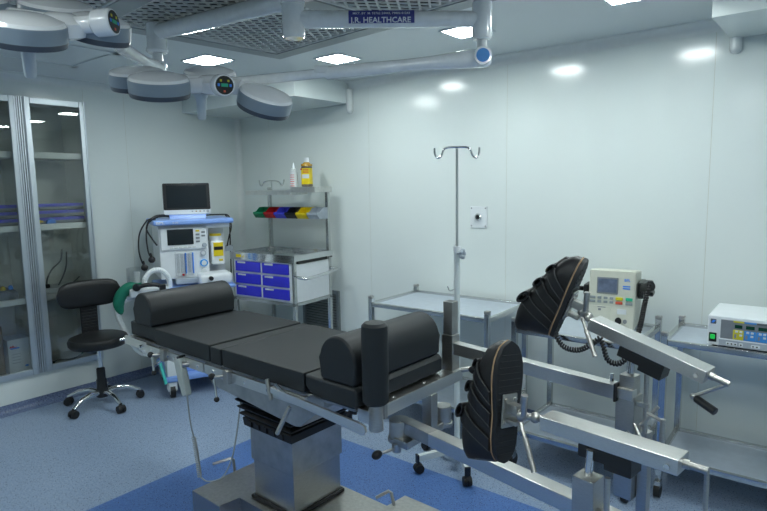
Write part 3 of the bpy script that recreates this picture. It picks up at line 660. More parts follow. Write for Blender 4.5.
# ------------------------------------------------------------------ traction boots
def boot(label, c, yaw, pitch, L, dpt, roll):
    t = thing('traction_boot', label, 'boot', c, 0, 'traction boots'); t.rotation_euler = (roll, pitch, yaw)
    # local: sole in the plane x = 0 (facing +x), heel at -L/2, toe at +L/2
    def hw(s): # half width along the sole
        pts = [(0, .0), (.03, .45), (.10, .72), (.22, .80), (.40, .78), (.55, .90), (.72, 1.), (.86, .86), (.95, .55), (1, 0)]
        for (a, b), (c_, d) in zip(pts, pts[1:]):
            if s <= c_: u = (s-a)/(c_-a); return (b+(d-b)*u)*L*.158
        return 0
    st = [0, .012, .03, .06, .1, .16, .22, .3, .4, .48, .55, .64, .72, .8, .86, .91, .95, .98, 1]
    out = [(hw(s)*1.0, (s-.5)*L) for s in st] + [(-hw(s), (s-.5)*L) for s in reversed(st[1:-1])]
    B().prism(out, 0, .016, 'x', .004).out('sole', 'ribbed', t)
    out2 = [(y*1.02, z*1.004) for y, z in out]
    B().prism(out2, -.0042, -.0002, 'x', .001).out('welt', 'tan', t)
    for k in range(17):
        s = .08+.05*k; w = hw(s)*.8
        B().box((.0165, 0, (s-.5)*L), (.003, 2*w, .005)).out('tread_rib', 'ribbed', t)
    # upper: wedge, deep at the ankle, shallow at the toe
    def dp(s):
        pts = [(0, .84), (.06, .94), (.22, 1.0), (.34, .98), (.50, .80), (.66, .64), (.80, .52), (.92, .36), (1, .08)]
        for (a, b), (c_, d) in zip(pts, pts[1:]):
            if s <= c_: u = (s-a)/(c_-a); return (b+(d-b)*u)*dpt
    rings = []
    def ring(s, off=0, sh=0, wf=1):
        d = dp(min(1, s))+off; w_ = (hw(min(.985, max(.02, s)))*1.02+off)*wf; z = (s-.5)*L
        P = []
        for k in range(17):
            a = PI*k/16; cx_ = abs(math.sin(a))**.55; cy_ = math.copysign(abs(math.cos(a))**.8, math.cos(a))
            P.append((-.006-d*cx_, w_*cy_*(1-.10*cx_), z+sh*cx_*d))
        return P
    S_ = [0.005, .03, .07, .13, .2, .28, .36, .44, .52, .6, .68, .76, .84, .9, .95, .985]
    B().loft([ring(s, 0, -.28*(1-s)) for s in S_]).out('upper', 'leather', t, 50)
    B().loft([[(p[0]-.004, p[1]*.9, p[2]*1.0) for p in ring(s, .004, -.28*(1-s), .62)] for s in (.46, .56, .66, .76, .86, .93)]).out('tongue', 'leather', t, 50)
    def band(s0, off, shear=.24):
        P = []
        for k in range(17):
            a = PI*k/16; cx_ = abs(math.sin(a))**.55; cy_ = math.copysign(abs(math.cos(a))**.8, math.cos(a))
            q = min(.97, max(.02, s0+shear*(cx_-.6))); d = dp(q)+off; w_ = hw(q)*1.02+off
            P.append((-.006-d*cx_, w_*cy_*(1-.10*cx_), (q-.5)*L-.28*(1-q)*cx_*d))
        return P
    for s0, ln in ((.30, .03), (.50, .024), (.68, .022)):
        b = B(); e = .05
        b.loft([band(s0-e, .0015), band(s0-e, .007), band(s0+e, .007), band(s0+e, .0015)], False)
        o = b.out('strap', 'leather', t, 40)
        for q in (-e, e):
            B().tube(band(s0+q, .0065), .0021, 6).out('strap_edge', 'strap', o)
        # curled free end of the strap on the instep
        P = V(band(s0, .006)[8])+V((.003, 0, -.001)); rr = ln*.95
        lp = B(); n = 16
        def f(a, y, k): return P+V((.42, 0, .9))*(rr*k*math.cos(a))+V((-.9, 0, .42))*(rr*.5*k*math.sin(a))+V((0, y, 0))
        for k in range(n):
            a0, a1 = 2*PI*k/n, 2*PI*(k+1)/n
            lp.add([f(a0, -.042, 1), f(a1, -.042, 1), f(a1, .042, 1), f(a0, .042, 1), f(a0, -.042, .62), f(a1, -.042, .62), f(a1, .042, .62), f(a0, .042, .62)],
                   [(0, 1, 2, 3), (7, 6, 5, 4), (0, 4, 5, 1), (3, 2, 6, 7)])
        lp.out('strap_loop', 'leather', o, 50)
    # steel clamp on the sole
    zc = -.06*L
    pl = B().box((.021, 0, zc), (.008, .062, .105), None, .004)
    for y in (-.02, .02):
        for z in (-.035, .035): pl.cyl((.024, y, zc+z), (.029, y, zc+z), .006)
    pl = pl.out('sole_plate', 'steel', t)
    B().box((.045, 0, zc+.012), (.045, .034, .03), None, .004).box((.045, 0, zc-.028), (.045, .04, .014), None, .003).out('swivel_block', 'steel', pl)
    return t, zc
bn, zn = boot('black strapped traction boot standing upright with its ribbed sole exposed', (3.854, -1.98, .928), R(-17), R(-2), .385, .165, R(-6))
bf, zf = boot('black strapped traction boot leaning back at the end of the sloping beam', (3.893, -1.585, 1.195), R(6), R(21), .315, .14, 0)
# joints from beam to boot, parts of the traction units
def joint(unit, Xb, boot_c, yaw, pitch, zc):
    bpy.context.view_layer.update()
    MB_ = Mx.Translation(boot_c) @ Mx.Rotation(yaw, 4, 'Z') @ Mx.Rotation(pitch, 4, 'Y')
    inv = Mx.Translation(-V(unit.location))
    p0 = inv @ (MB_ @ V((.07, 0, zc-.002))); p1 = Xb @ V((-.195, 0, 0))
    q = B().cyl(p0, p1, .011, n=14).ball(p0, .02).ball(p0.lerp(p1, .55), .017).out('swivel_rod', 'steel', unit)
    B().tube([p0+V((0, 0, .0)), p0+V((.015, -.02, .012)), p0+V((.02, -.025, .075))], [.007, .009, .0105], 10).out('joint_handle', 'steel', q)
    h0 = p0.lerp(p1, .1)+V((0, -.02, -.015))
    B().tube([h0, h0+V((.02, -.02, -.03)), h0+V((.025, -.022, -.04))], .006, 8).tube([h0+V((.022, -.02, -.035)), h0+V((.065, -.05, -.115))], .0085, 10).out('joint_handle', 'steel', q)
joint(tn, Xn, V((3.854, -1.98, .928)), R(-17), R(-2), zn)
joint(tf, Xf, V((3.893, -1.585, 1.195)), R(6), R(21), zf)

# ------------------------------------------------------------------ stool
st = thing('rolling_stool', 'black padded rolling stool with low backrest and chrome star base by the cabinet', 'stool', (.40, -1.655, 0), 0)
B().lathe([(0, .452), (.14, .452), (.178, .462), (.192, .48), (.195, .508), (.185, .528), (.15, .542), (0, .546)], n=36, X=Mx.Diagonal(V((1, 1.06, 1)))).out('seat', 'vinyl', st)
fa = R(-8); XB = Mx.Rotation(fa+R(180), 4, 'Z')     # backrest on the wall side
rg = []
for k in range(15):
    s = -1+2*k/14; y = .225*math.copysign(abs(s)**.85, s); e = (1-abs(s)**4.5)**.5 if abs(s) < 1 else .02
    e = max(.12, e); x = .15-.035*(s*s); 
    rg.append([(x+.034*e*px_, y, .832+.102*e*pz) for px_, pz in ((math.copysign(abs(math.cos(2*PI*q/16))**.7, math.cos(2*PI*q/16)), math.copysign(abs(math.sin(2*PI*q/16))**.6, math.sin(2*PI*q/16))) for q in range(16))])
B(XB).loft(rg).out('backrest', 'vinyl', st, 60)
br = B(XB); br.bx(.17, .185, -.06, .06, .43, .80, .005)
for k in range(9): br.bx(.163, .19, -.055, .055, .56+.022*k, .572+.022*k, .003)
br.bx(0, .185, -.035, .035, .438, .452, .003).out('back_bracket', 'blackp', st)
B().cyl((0, 0, .29), (0, 0, .453), .016).out('gas_lift', 'chrome', st)
B().lathe([(0, .07), (.04, .07), (.048, .085), (.046, .12), (.036, .14), (.036, .20), (.03, .21), (.03, .285), (.018, .295), (0, .295)], n=20).out('column_cover', 'blackp', st)
for k in range(5):
    a = R(1+72*k); u = V((math.cos(a), math.sin(a), 0))
    lg = B().tube([u*.035+V((0, 0, .105)), u*.10+V((0, 0, .118)), u*.18+V((0, 0, .105)), u*.235+V((0, 0, .078)), u*.262+V((0, 0, .065))], [.020, .019, .017, .015, .013], 12).out('leg', 'chrome', st)
    p = u*.262; v = V((-u.y, u.x, 0))
    c = B(); c.cyl(p+V((0, 0, .06)), p+V((0, 0, .045)), .008)
    for s in (-1, 1): c.cyl(p+v*s*.006+V((0, 0, .030)), p+v*s*.026+V((0, 0, .030)), .030, .027, n=16)
    c.ball(p+V((0, 0, .042)), .027, (1, 1, .8)).out('caster', 'rubber', lg)

# ------------------------------------------------------------------ anaesthesia machine
AM = V((.672, -.975, 0)); RZ = R(67)
am = thing('anaesthesia_machine', 'white and light blue anaesthesia machine with hoses beside the rolling stool', 'anaesthesia machine', AM, RZ)
# local: front is -y at y = 0, body extends to +y; x to the right
A = lambda: B()
A().bx(-.305, .305, -.02, .46, 1.322, 1.362, .012, 3).out('top_shelf', 'ltblue', am)
XA = Mx.Translation((-.285, -.0212, 1.333)) @ Mx.Rotation(R(90), 4, 'X')
text('lettering', 'BPL', .026, 'ink', am, XA, .062, True); text('lettering', 'E-30', .017, 'ink', am, Mx.Translation((-.165, -.0212, 1.336)) @ Mx.Rotation(R(90), 4, 'X'), .04)
A().bx(-.265, -.045 + .01, .03, .44, .90, 1.322, .006).bx(-.04, .105, .03, .44, .90, 1.322, .006).bx(.105, .27, .20, .44, .90, 1.322, .004).bx(-.27, .28, .03, .44, 1.285, 1.322, .004).out('body', 'white', am)
A().bx(-.255, .09, .015, .035, 1.125, 1.295, .008).out('control_fascia', 'white', am)
A().bx(-.205, -.01, .008, .016, 1.165, 1.288, .004).out('display', 'screen', am)
for k in range(4): A().bx(.008+.0, .038, .010, .016, 1.262-.028*k, 1.276-.028*k, .002).out('key', 'yellow' if k == 0 else 'mgrey', am)
for k in range(2): A().bx(.052, .08, .010, .016, 1.25-.028*k, 1.264-.028*k, .002).out('key', 'mgrey', am)
for k in range(6): A().bx(-.19+.034*k, -.165+.034*k, .010, .016, 1.138, 1.152, .002).out('key', 'btnw', am)
A().cyl((.07, .016, 1.155), (.07, -.006, 1.155), .017, n=18).out('rotary_knob', 'grey', am)
for x, z, r, mm in ((.06, 1.09, .022, 'grey'), (.062, 1.01, .030, 'bluedisc'), (.062, .945, .026, 'white')):
    g_ = A().cyl((x, .03, z), (x, .016, z), r, n=22).out('pressure_gauge', mm, am); A().cyl((x, .017, z), (x, .014, z), r*.68, n=20).out('gauge_face', 'paper', g_)
A().bx(-.155, -.02, .024, .032, .90+.02, 1.11, .004).out('flowmeter_recess', 'paper', am)
for k, mm in enumerate(('clear', 'clear', 'clear', 'inkb')):
    x = -.135+.028*k
    A().cyl((x, .012, .945), (x, .012, 1.095), .009, n=10).out('flow_tube', 'clear' if mm == 'clear' else 'clear', am)
for x in (-.078, -.022): A().bx(x-.004, x+.004, .008, .022, .935, 1.10).out('flowmeter_rail', 'inkb', am)
for k, mm in enumerate(('paper', 'red', 'paper')): A().cyl((-.13+.028*k, .02, .93), (-.13+.028*k, -.002, .93), .009, n=12).out('flow_knob', mm, am)
A().bx(-.165, .02, -.03, .03, .86, .905, .008).out('flow_knob_guard', 'grey', am)
# vaporiser
vp = A().bx(.128, .235, .04, .20, .985, 1.175, .014, 3).cyl((.18, .11, 1.17), (.18, .11, 1.215), .048, n=24).out('vaporiser', 'white', am)
A().cyl((.18, .11, 1.215), (.18, .11, 1.232), .046, n=24).out('vaporiser_dial', 'yellow', vp)
A().bx(.145, .222, .034, .041, 1.055, 1.165, .001).out('vaporiser_label', 'yellow', vp); A().bx(.148, .219, .031, .036, 1.105, 1.132, .001).out('vaporiser_label_band', 'blackp', vp)
A().bx(.185, .215, .034, .041, 1.015, 1.03).out('vaporiser_label', 'yellow', vp)
A().cyl((.135, .06, .985), (.135, .06, 1.14), .008).cyl((.228, .06, .985), (.228, .06, 1.13), .006).out('lock_bar', 'dgrey', vp)
# absorber block with black knob, worktop
A().bx(.0, .262, -.10, .10, .84, .935, .03, 3).out('absorber_block', 'white', am)
A().cyl((.085, -.10, .90), (.085, -.125, .90), .017, n=18).out('apl_knob', 'blackp', am)
A().bx(-.29, .272, -.12, .45, .815, .845, .01).out('worktop', 'ltblue', am)
A().bx(-.27, .27, .04, .44, .22, .815, .006).out('lower_cabinet', 'white', am)
for k in range(3): 
    d_ = A().bx(-.25, .25, .025, .042, .245+.19*k, .42+.19*k, .006).out('drawer', 'white', am); A().bx(-.08, .08, .012, .026, .375+.19*k, .39+.19*k, .004).out('drawer_handle', 'grey', d_)
A().bx(-.30, .30, -.15, .44, .125, .175, .015).bx(-.28, .28, -.08, .42, .175, .225, .012).out('plinth', 'ltblue', am)
A().bx(-.285, -.20, -.14, .0, .17, .30, .012).out('foot_tank', 'white', am)
A().cyl((-.30, -.17, .13), (-.33, -.10, .30), .012).out('bumper_tube', 'teal', am)
for x in (-.25, .25):
    for y in (-.10, .38):
        c = A().bx(x-.036, x+.036, y-.04, y+.035, .05, .126, .012).out('caster', 'white', am)
        A().cyl((x-.018, y-.01, .052), (x+.018, y-.01, .052), .052, n=24).out('wheel', 'rubber', c); A().cyl((x-.020, y-.01, .052), (x+.020, y-.01, .052), .03, n=20).out('wheel_hub', 'white', c)
# side arm with tray on the right, cables
A().bx(.27, .335, .17, .18, 1.075, 1.125, .004).out('side_bracket', 'grey', am)
cab = [([(-.29, .1, 1.37), (-.34, .05, 1.36), (-.40, .0, 1.27), (-.415, -.02, 1.15), (-.40, -.03, 1.06), (-.385, -.04, 1.035)]), ([(-.27, .12, 1.37), (-.33, .06, 1.34), (-.355, .0, 1.24), (-.35, -.02, 1.13), (-.335, -.03, 1.09)]), ([(-.25, .15, 1.38), (-.31, .09, 1.37), (-.345, .05, 1.30), (-.31, .03, 1.22), (-.28, .03, 1.17)]),
       ([(.05, .2, 1.38), (.22, .14, 1.385), (.30, .14, 1.372), (.322, .15, 1.28), (.30, .15, 1.20), (.28, .15, 1.12)]), ([(.29, .2, 1.375), (.318, .2, 1.33), (.32, .2, 1.2), (.322, .22, 1.1), (.325, .24, .95), (.322, .26, .80), (.31, .28, .70)])]
for p in cab: A().tube(smooth_path(p, 7), .0058, 7).out('cable', 'rubber', am)
A().tube(smooth_path([(-.31, .08, 1.366), (-.26, .1, 1.39), (-.18, .15, 1.39), (-.12, .2, 1.37)], 6), .011, 8).out('cable_bundle', 'rubber', am)
for p in ((-.385, -.04, 1.015), (-.33, -.03, 1.07)): A().ball(p, .026, (1, .8, 1), 10).cyl(V(p)+V((0, 0, .01)), V(p)+V((-.01, 0, .05)), .01).out('cable_plug', 'rubber', am)
# breathing circuit left of the machine
A().bx(-.50, -.22, -.08, .10, .80, .86, .012, 3).out('breathing_block', 'white', am)
A().bx(-.52, -.16, -.02, .02, .775, .80, .004).out('circuit_arm', 'grey', am)
A().cyl((-.43, .10, .86), (-.43, .10, 1.00), .075, n=28).out('absorber_canister', 'clear', am)
A().cyl((-.43, .10, .865), (-.43, .10, .97), .022, n=16).out('canister_core', 'paper', am)
A().lathe([(.012, 0), (.028, 0), (.030, .012), (.028, .024), (.012, .024)], (-.455, -.09, .88), 20, Mx.Rotation(R(90), 3, 'X')).cyl((-.455, -.09, .88), (-.455, -.11, .88), .016).out('valve', 'blackp', am)
A().tube(smooth_path([(-.44, -.105, .885), (-.38, -.12, .895), (-.32, -.12, .89), (-.28, -.12, .87)], 5), .016, 10).bx(-.30, -.255, -.14, -.10, .845, .89, .006).out('mask_elbow', 'blackp', am)
coilb = A(); P_ = smooth_path([(-.38, -.03, .84), (-.39, -.04, .92), (-.34, -.05, .985), (-.27, -.05, .985), (-.22, -.04, .92), (-.215, -.02, .83), (-.24, 0, .64), (-.31, .03, .40), (-.39, .05, .325), (-.47, .07, .37), (-.545, .09, .53), (-.585, .09, .66), (-.55, .05, .75), (-.48, .0, .79)], 10)
coilb.tube(P_, [.021 if i % 2 else .0185 for i in range(len(P_))], 10); coilb.out('breathing_hose', 'hose', am, 25)
coilb = A(); P_ = smooth_path([(-.36, .0, .80), (-.44, .02, .60), (-.45, .04, .41), (-.37, .04, .33), (-.30, .02, .40), (-.27, .01, .60), (-.26, .02, .78)], 10)
coilb.tube(P_, [.019 if i % 2 else .017 for i in range(len(P_))], 10); coilb.out('breathing_hose', 'hose', am, 25)
bg = A(); rg = []
path = smooth_path([(-.42, -.04, .89), (-.49, .0, .88), (-.545, .03, .82), (-.575, .05, .74), (-.56, .05, .66)], 5); rad = []
for i, p in enumerate(path):
    s = i/(len(path)-1); rad.append(.012+.034*math.sin(PI*min(1, max(0, (s-.12)/.88)))**.7 if s > .12 else .014)
rad[-1] = .008
bg.tube(path, rad, 16); bg.out('breathing_bag', 'bag', am, 60)
# patient monitor standing on the shelf
pm = thing('patient_monitor', 'white patient monitor with a dark blank screen on top of the anaesthesia machine', 'monitor', AM + Mx.Rotation(RZ, 3, 'Z') @ V((-.02, .17, 1.3625)), RZ+R(-6))
B().prism([(-.07, 0), (.08, 0), (.06, .035), (-.05, .035)], -.14, .14, 'x', .006).out('stand', 'ltblue', pm)
XM = Mx.Translation((0, -.03, .03)) @ Mx.Rotation(R(-9), 4, 'X')
B(XM).prism([(x, z+.125) for x, z in rrect(.36, .25, .014)], -.03, .05, 'y', .006).out('housing', 'white', pm)
B(XM).prism([(x, z+.1425) for x, z in rrect(.354, .212, .010)], -.0325, -.029, 'y').out('bezel', 'blackp', pm)
B(XM).bx(-.152, .152, -.0345, -.032, .052, .232, .001).out('screen', 'screen', pm)
B(XM).bx(-.035, .035, -.02, .02, .246, .254, .002).out('alarm_light', 'grey', pm)
for k, x in enumerate((.03, .06, .09, .12)): B(XM).bx(x, x+.012, -.033, -.029, .018, .026).out('key', 'tan' if k in (1, 2) else 'grey', pm)
B(XM).cyl((.155, -.03, .022), (.155, -.036, .022), .011, n=16).out('trim_knob', 'grey', pm)

# ------------------------------------------------------------------ supply cart
SC = V((.69, -.645, 0)); sc = thing('supply_cart', 'stainless steel supply cart with six blue drawers and raised shelf in the corner', 'cart', SC, R(5.5))
SW, SD = .68, .46
P_ = .028
for x in (0, SW-P_):
    B().bx(x, x+P_, 0, P_, .09, 1.05, .002).out('leg', 'post', sc)
    B().bx(x, x+P_, SD-P_, SD, .09, 1.60, .002).out('upright', 'post', sc)
for x in (P_/2, SW-P_/2):
    for y in (P_/2, SD-P_/2):
        c = B().cyl((x, y, .06), (x, y, .09), .012).bx(x-.014, x+.014, y-.03, y+.01, .045, .07, .004).out('caster', 'steell', sc); B().cyl((x-.012, y-.012, .036), (x+.012, y-.012, .036), .036, n=18).out('wheel', 'rubber', c)
tr = B(); tr.bx(-.01, SW+.01, -.01, SD, 1.04, 1.048)
for a_ in ((-.012, SW+.012, -.014, -.006), (-.012, SW+.012, SD-.004, SD+.004)): tr.bx(a_[0], a_[1], a_[2], a_[3], 1.015, 1.075)
for a_ in ((-.014, -.006), (SW+.006, SW+.014)): tr.bx(a_[0], a_[1], -.012, SD, 1.03, 1.075)
tr.out('top_tray', 'chrome', sc)
B().bx(.06, .12, -.0165, -.014, 1.035, 1.058).out('tray_sticker', 'yellow', sc)
bf_ = B(); bf_.bx(0, SW, .0, P_, .675, .70).bx(0, SW, SD-P_, SD, .675, .70).bx(0, P_, 0, SD, .675, .70).bx(SW-P_, SW, 0, SD, .675, .70).out('bottom_frame', 'post', sc)
B().bx(.02, SW-.03, .02, SD-.03, .702, 1.035).out('drawer_cabinet', 'white', sc)
B().bx(SW-.02, SW-.006, .03, SD-.03, .702, 1.0).out('side_panel', 'white', sc)
B().bx(SW-.021, SW-.003, .05, SD-.05, 1.004, 1.03).out('side_slot', 'blackp', sc)
fr = B(); 
for x in (.02, .325, .632): fr.bx(x, x+.022, -.004, .02, .705, 1.015)
for k in range(4): fr.bx(.02, .654, -.004, .02, .705+.1*k, .718+.1*k)
fr.out('drawer_frame', 'white', sc)
for i, x in enumerate((.044, .349)):
    for k in range(3):
        d_ = B().bx(x, x+.279, -.014, .02, .721+.1*k, .803+.1*k, .005).out('drawer', 'drawer', sc)
        B().bx(x+.03, x+.12, -.0175, -.0135, .787+.1*k, .801+.1*k, .001).out('label_holder', 'paper', d_)
B().tube(smooth_path([(SW-.01, .0, .92), (SW+.08, .0, .905), (SW+.115, .05, .905), (SW+.115, SD-.08, .925), (SW+.10, SD-.03, .925), (SW, SD-.01, .925)], 5), .0115, 10).out('push_handle', 'chrome', sc)
B().bx(-.09, .43, SD-.20, SD+.02, 1.535, 1.575, .003).out('raised_shelf', 'steell', sc)
B().bx(.43, SW+.01, SD-.20, SD+.02, 1.555, 1.60, .003).out('raised_shelf', 'steell', sc)
B().bx(-.05, SW, SD-.034, SD-.028, 1.395, 1.425, .001).out('bin_rail', 'steell', sc)
hk = B(); hx = .05; hk.cyl((hx, SD-.02, 1.575), (hx, SD-.02, 1.655), .0055); hk.tube(smooth_path([(hx-.15, SD-.02, 1.665), (hx-.14, SD-.02, 1.625), (hx-.115, SD-.02, 1.615), (hx-.085, SD-.02, 1.648), (hx, SD-.02, 1.657), (hx+.085, SD-.02, 1.648), (hx+.115, SD-.02, 1.615), (hx+.14, SD-.02, 1.625), (hx+.15, SD-.02, 1.665)], 5), .005, 8); hk.out('drip_hook', 'chrome', sc)
MS = Mx.Translation(SC) @ Mx.Rotation(R(5.5), 4, 'Z')
def sc_at(p): return MS @ V(p)
for k, (mm, nm) in enumerate((('green', 'green'), ('red', 'red'), ('blue', 'blue'), ('blackp', 'black'), ('yellow', 'yellow'), ('grey', 'grey'))):
    w_ = .117
    bi = B(); x0, x1 = -w_/2+.002, w_/2-.002
    prof = [(0, .0), (-.105, .0), (-.135, .035), (-.135, .05), (-.10, .055), (-.06, .09), (0, .092)]
    for xx in (x0, x1-.003): bi.prism(prof, xx, xx+.003, 'x')
    bi.bx(x0, x1, -.107, 0, 0, .003).bx(x0, x1, -.004, 0, 0, .092); bi.add([(x0, -.105, 0), (x1, -.105, 0), (x1, -.135, .035), (x0, -.135, .035), (x0, -.102, .003), (x1, -.102, .003), (x1, -.131, .036), (x0, -.131, .036)], [(0, 1, 2, 3), (4, 5, 6, 7), (0, 4, 5, 1), (2, 6, 7, 3)])
    bi.bx(x0, x1, -.135, -.132, .034, .05)
    t = thing('storage_bin', nm+' plastic open-front bin hanging on the supply cart rail', 'bin', sc_at((.018+.122*k, SD-.0345, 1.338)), R(5.5), 'colour-coded bins on the supply cart')
    bi.out('bin_body', mm, t); B().bx(-.035, .035, -.1365, -.135, .037, .048).out('bin_lip', mm, t)
# bottles
t = thing('squeeze_bottle', 'white squeeze bottle with red print on the raised cart shelf', 'bottle', sc_at((.375, SD-.09, 1.5755)))
B().lathe([(0, 0), (.034, 0), (.036, .006), (.036, .135), (.030, .155), (.02, .162), (0, .162)], n=24).out('bottle_body', 'paper', t)
B().lathe([(.022, .16), (.022, .172), (.012, .18), (.006, .21), (.004, .225), (0, .225)], n=18).out('nozzle', 'white', t)
for k in range(6):
    b = B(); 
    for q in range(5):
        a0 = R(-95+12*q); a1 = R(-95+12*q+(9 if k % 2 else 11)); z = .03+.018*k
        b.add([(.0364*math.cos(a0), .0364*math.sin(a0), z), (.0364*math.cos(a1), .0364*math.sin(a1), z), (.0364*math.cos(a1), .0364*math.sin(a1), z+.006), (.0364*math.cos(a0), .0364*math.sin(a0), z+.006)], [(0, 1, 2, 3)])
    b.out('printed_line', 'inkr', t)
t = thing('antiseptic_bottle', 'amber bottle with yellow label and white cap on the raised cart shelf', 'bottle', sc_at((.52, SD-.09, 1.6005)), R(20))
B().prism(rrect(.082, .06, .014), 0, .165, 'z', .006).out('bottle_body', 'brown', t)
B().lathe([(.028, .165), (.04, .165), (.036, .185), (.02, .20), (0, .2)], n=20).prism(rrect(.083, .061, .014), .165, .185, 'z', .004).out('bottle_shoulder', 'amber', t)
B().cyl((0, 0, .198), (0, 0, .235), .021, n=20).out('cap', 'white', t)
B().prism(rrect(.0835, .0615, .014), .02, .15, 'z').out('label_wrap', 'yellow', t)
B().bx(-.03, .035, -.0325, -.030, .068, .100).out('label_patch', 'paper', t); B().bx(-.042, -.028, -.032, -.029, .135, .149).out('label_mark', 'inkr', t)
for k in range(3): B().bx(-.02, .03, -.0325, -.030, .112+.012*k, .117+.012*k).out('printed_line', 'btnr', t)

# ------------------------------------------------------------------ steel trolleys along the back wall
def trolley(name, label, loc, rz, w_, d_, zt, zs, zb, post=.03, guard=True):
    t = thing(name, label, 'trolley', loc, rz, 'steel trolleys along the back wall')
    for x in (0, w_):
        for y in (0, d_):
            p = B().bx(x-post/2, x+post/2, y-post/2, y+post/2, .11, zt-.018, .002).out('post', 'post', t)
            B().bx(x-post/2-.001, x+post/2+.001, y-post/2-.001, y+post/2+.001, zt-.018, zt, .004).out('post_cap', 'steeld', p)
            c = B().cyl((x, y, .085), (x, y, .115), .013).bx(x-.016, x+.016, y-.035, y+.012, .05, .09, .005).out('caster', 'post', t)
            B().cyl((x-.014, y-.010, .038), (x+.014, y-.010, .038), .038, n=20).out('wheel', 'rubber', c)
    for z in (zs, zb):
        B().bx(post/2-.014, w_-post/2+.014, post/2-.014, d_-post/2+.014, z-.004, z, .001).out('shelf', 'sheet', t)
        r = B()
        for y in (0, d_): r.bx(post/2, w_-post/2, y-.012, y+.012, z-.012, z+.016, .003)
        for x in (0, w_): r.bx(x-.012, x+.012, post/2, d_-post/2, z-.012, z+.016, .003)
        r.out('shelf_rim', 'post', t)
    return t
trolley('steel_trolley', 'empty two-tier stainless steel trolley against the back wall under the wall socket', (2.175, -.625, 0), R(1.5), .87, .545, .86, .80, .20)
trolley('steel_trolley', 'two-tier stainless steel trolley against the back wall carrying the beige defibrillator', (3.25, -.665, 0), R(-.5), .62, .50, .86, .79, .20)
trolley('steel_trolley', 'two-tier stainless steel trolley against the back wall carrying the white electrosurgical unit', (3.985, -.52, 0), R(1), .85, .42, .86, .805, .20)

# ------------------------------------------------------------------ IV stand
iv = thing('iv_stand', 'white drip stand on a five-legged caster base with a two-hook chrome top', 'drip stand', (2.99, -.85, 0), 0)
B().cyl((0, 0, .10), (0, 0, 1.25), .0165, n=18).out('lower_tube', 'whitep', iv)
B().cyl((0, 0, 1.22), (0, 0, 1.79), .0075, n=12).out('upper_rod', 'chrome', iv)
B().cyl((0, 0, 1.23), (0, 0, 1.262), .02, n=18).out('tube_collar', 'white', iv)
kn = B(); kn.cyl((.015, -.01, 1.225), (.045, -.025, 1.225), .009)
for k in range(5): kn.ball((.05+.0, -.028+.018*math.cos(2*PI*k/5), 1.225+.018*math.sin(2*PI*k/5)), .013, n=10)
kn.out('clamp_knob', 'grey', iv)
u = V((.78, .62, 0))
def hp_(s, z): p = u*s*.82; return (p.x, p.y, z)
hk = B(); hk.tube(smooth_path([hp_(-.148, 1.795), hp_(-.146, 1.765), hp_(-.128, 1.742), hp_(-.105, 1.752), hp_(-.088, 1.785), hp_(-.06, 1.797), hp_(0, 1.798), hp_(.06, 1.797), hp_(.088, 1.785), hp_(.105, 1.752), hp_(.128, 1.742), hp_(.146, 1.765), hp_(.148, 1.795)], 5), .0062, 8); hk.out('hook_bar', 'chrome', iv)
B().tube(smooth_path([(-.012, -.012, 1.02), (-.03, -.03, 1.015), (-.04, -.035, 1.04)], 4), .003, 6).out('cable_hook', 'chrome', iv)
B().cyl((0, 0, .06), (0, 0, .13), .03, n=20).out('base_hub', 'whitep', iv)
for k in range(5):
    a = R(-118+72*k); dv = V((math.cos(a), math.sin(a), 0)); nv = V((-dv.y, dv.x, 0))
    lg = B().bar(dv*.02+V((0, 0, .095)), dv*.252+V((0, 0, .088)), .028, .036, .003).out('leg', 'whitep', iv)
    B().box(dv*.255+V((0, 0, .085)), (.012, .032, .05), a, .003).out('leg_cap', 'blackp', lg)
    p = dv*.247; c = B(); c.cyl(p+V((0, 0, .07)), p+V((0, 0, .045)), .009)
    for s in (-1, 1): c.cyl(p+nv*s*.004+V((0, 0, .028)), p+nv*s*.022+V((0, 0, .028)), .028, .025, n=18)
    c.ball(p+V((0, 0, .04)), .024, (1, 1, .8)).out('caster', 'rubber', lg)

# ------------------------------------------------------------------ defibrillator
DS = Mx.Diagonal(V((.85, 1, 1, 1)))
df = thing('defibrillator', 'beige defibrillator with grey display and coiled black paddle cord on the trolley', 'defibrillator', (3.672, -.37, .7945), R(8)); df.scale = (.85, 1, 1)
B().prism([(-.0, 0), (.26, 0), (.26, .30), (.045, .325), (.03, .32)], -.14, .145, 'x', .012, 3).out('housing', 'beige', df)
XD = Mx.Translation((0, .0, 0)) @ Mx.Rotation(R(-5.3), 4, 'X')
D_ = lambda: B(XD)
D_().bx(-.09, .04, -.004, .003, .195, .285, .003).out('display_bezel', 'mgrey', df); D_().bx(-.082, .032, -.0055, .0, .203, .277, .001).out('display', 'lcd', df)
text('lettering', 'BPL', .02, 'inkb', df, XD @ Mx.Translation((.075, -.002, .268)) @ Mx.Rotation(R(90), 4, 'X'), .036, True)
for k in range(2): D_().bx(.068, .112, -.002, .002, .238-.012*k, .244-.012*k).out('print_line', 'inkb', df)
for r_ in range(2):
    for k, (x0, x1) in enumerate(((-.135, -.095), (-.083, -.058), (-.045, -.02), (-.008, .015))): D_().bx(x0, x1, -.005, .002, .165-.022*r_, .179-.022*r_, .002).out('key', 'btng', df)
D_().bx(.028, .072, -.006, .002, .163, .18, .002).out('key', 'pyel', df); D_().bx(.028, .07, -.006, .002, .141, .156, .002).out('key', 'btnr', df)
D_().bx(.088, .13, -.006, .002, .163, .18, .002).out('key', 'btngr', df); D_().bx(.088, .13, -.006, .002, .141, .156, .002).out('key', 'btng', df)
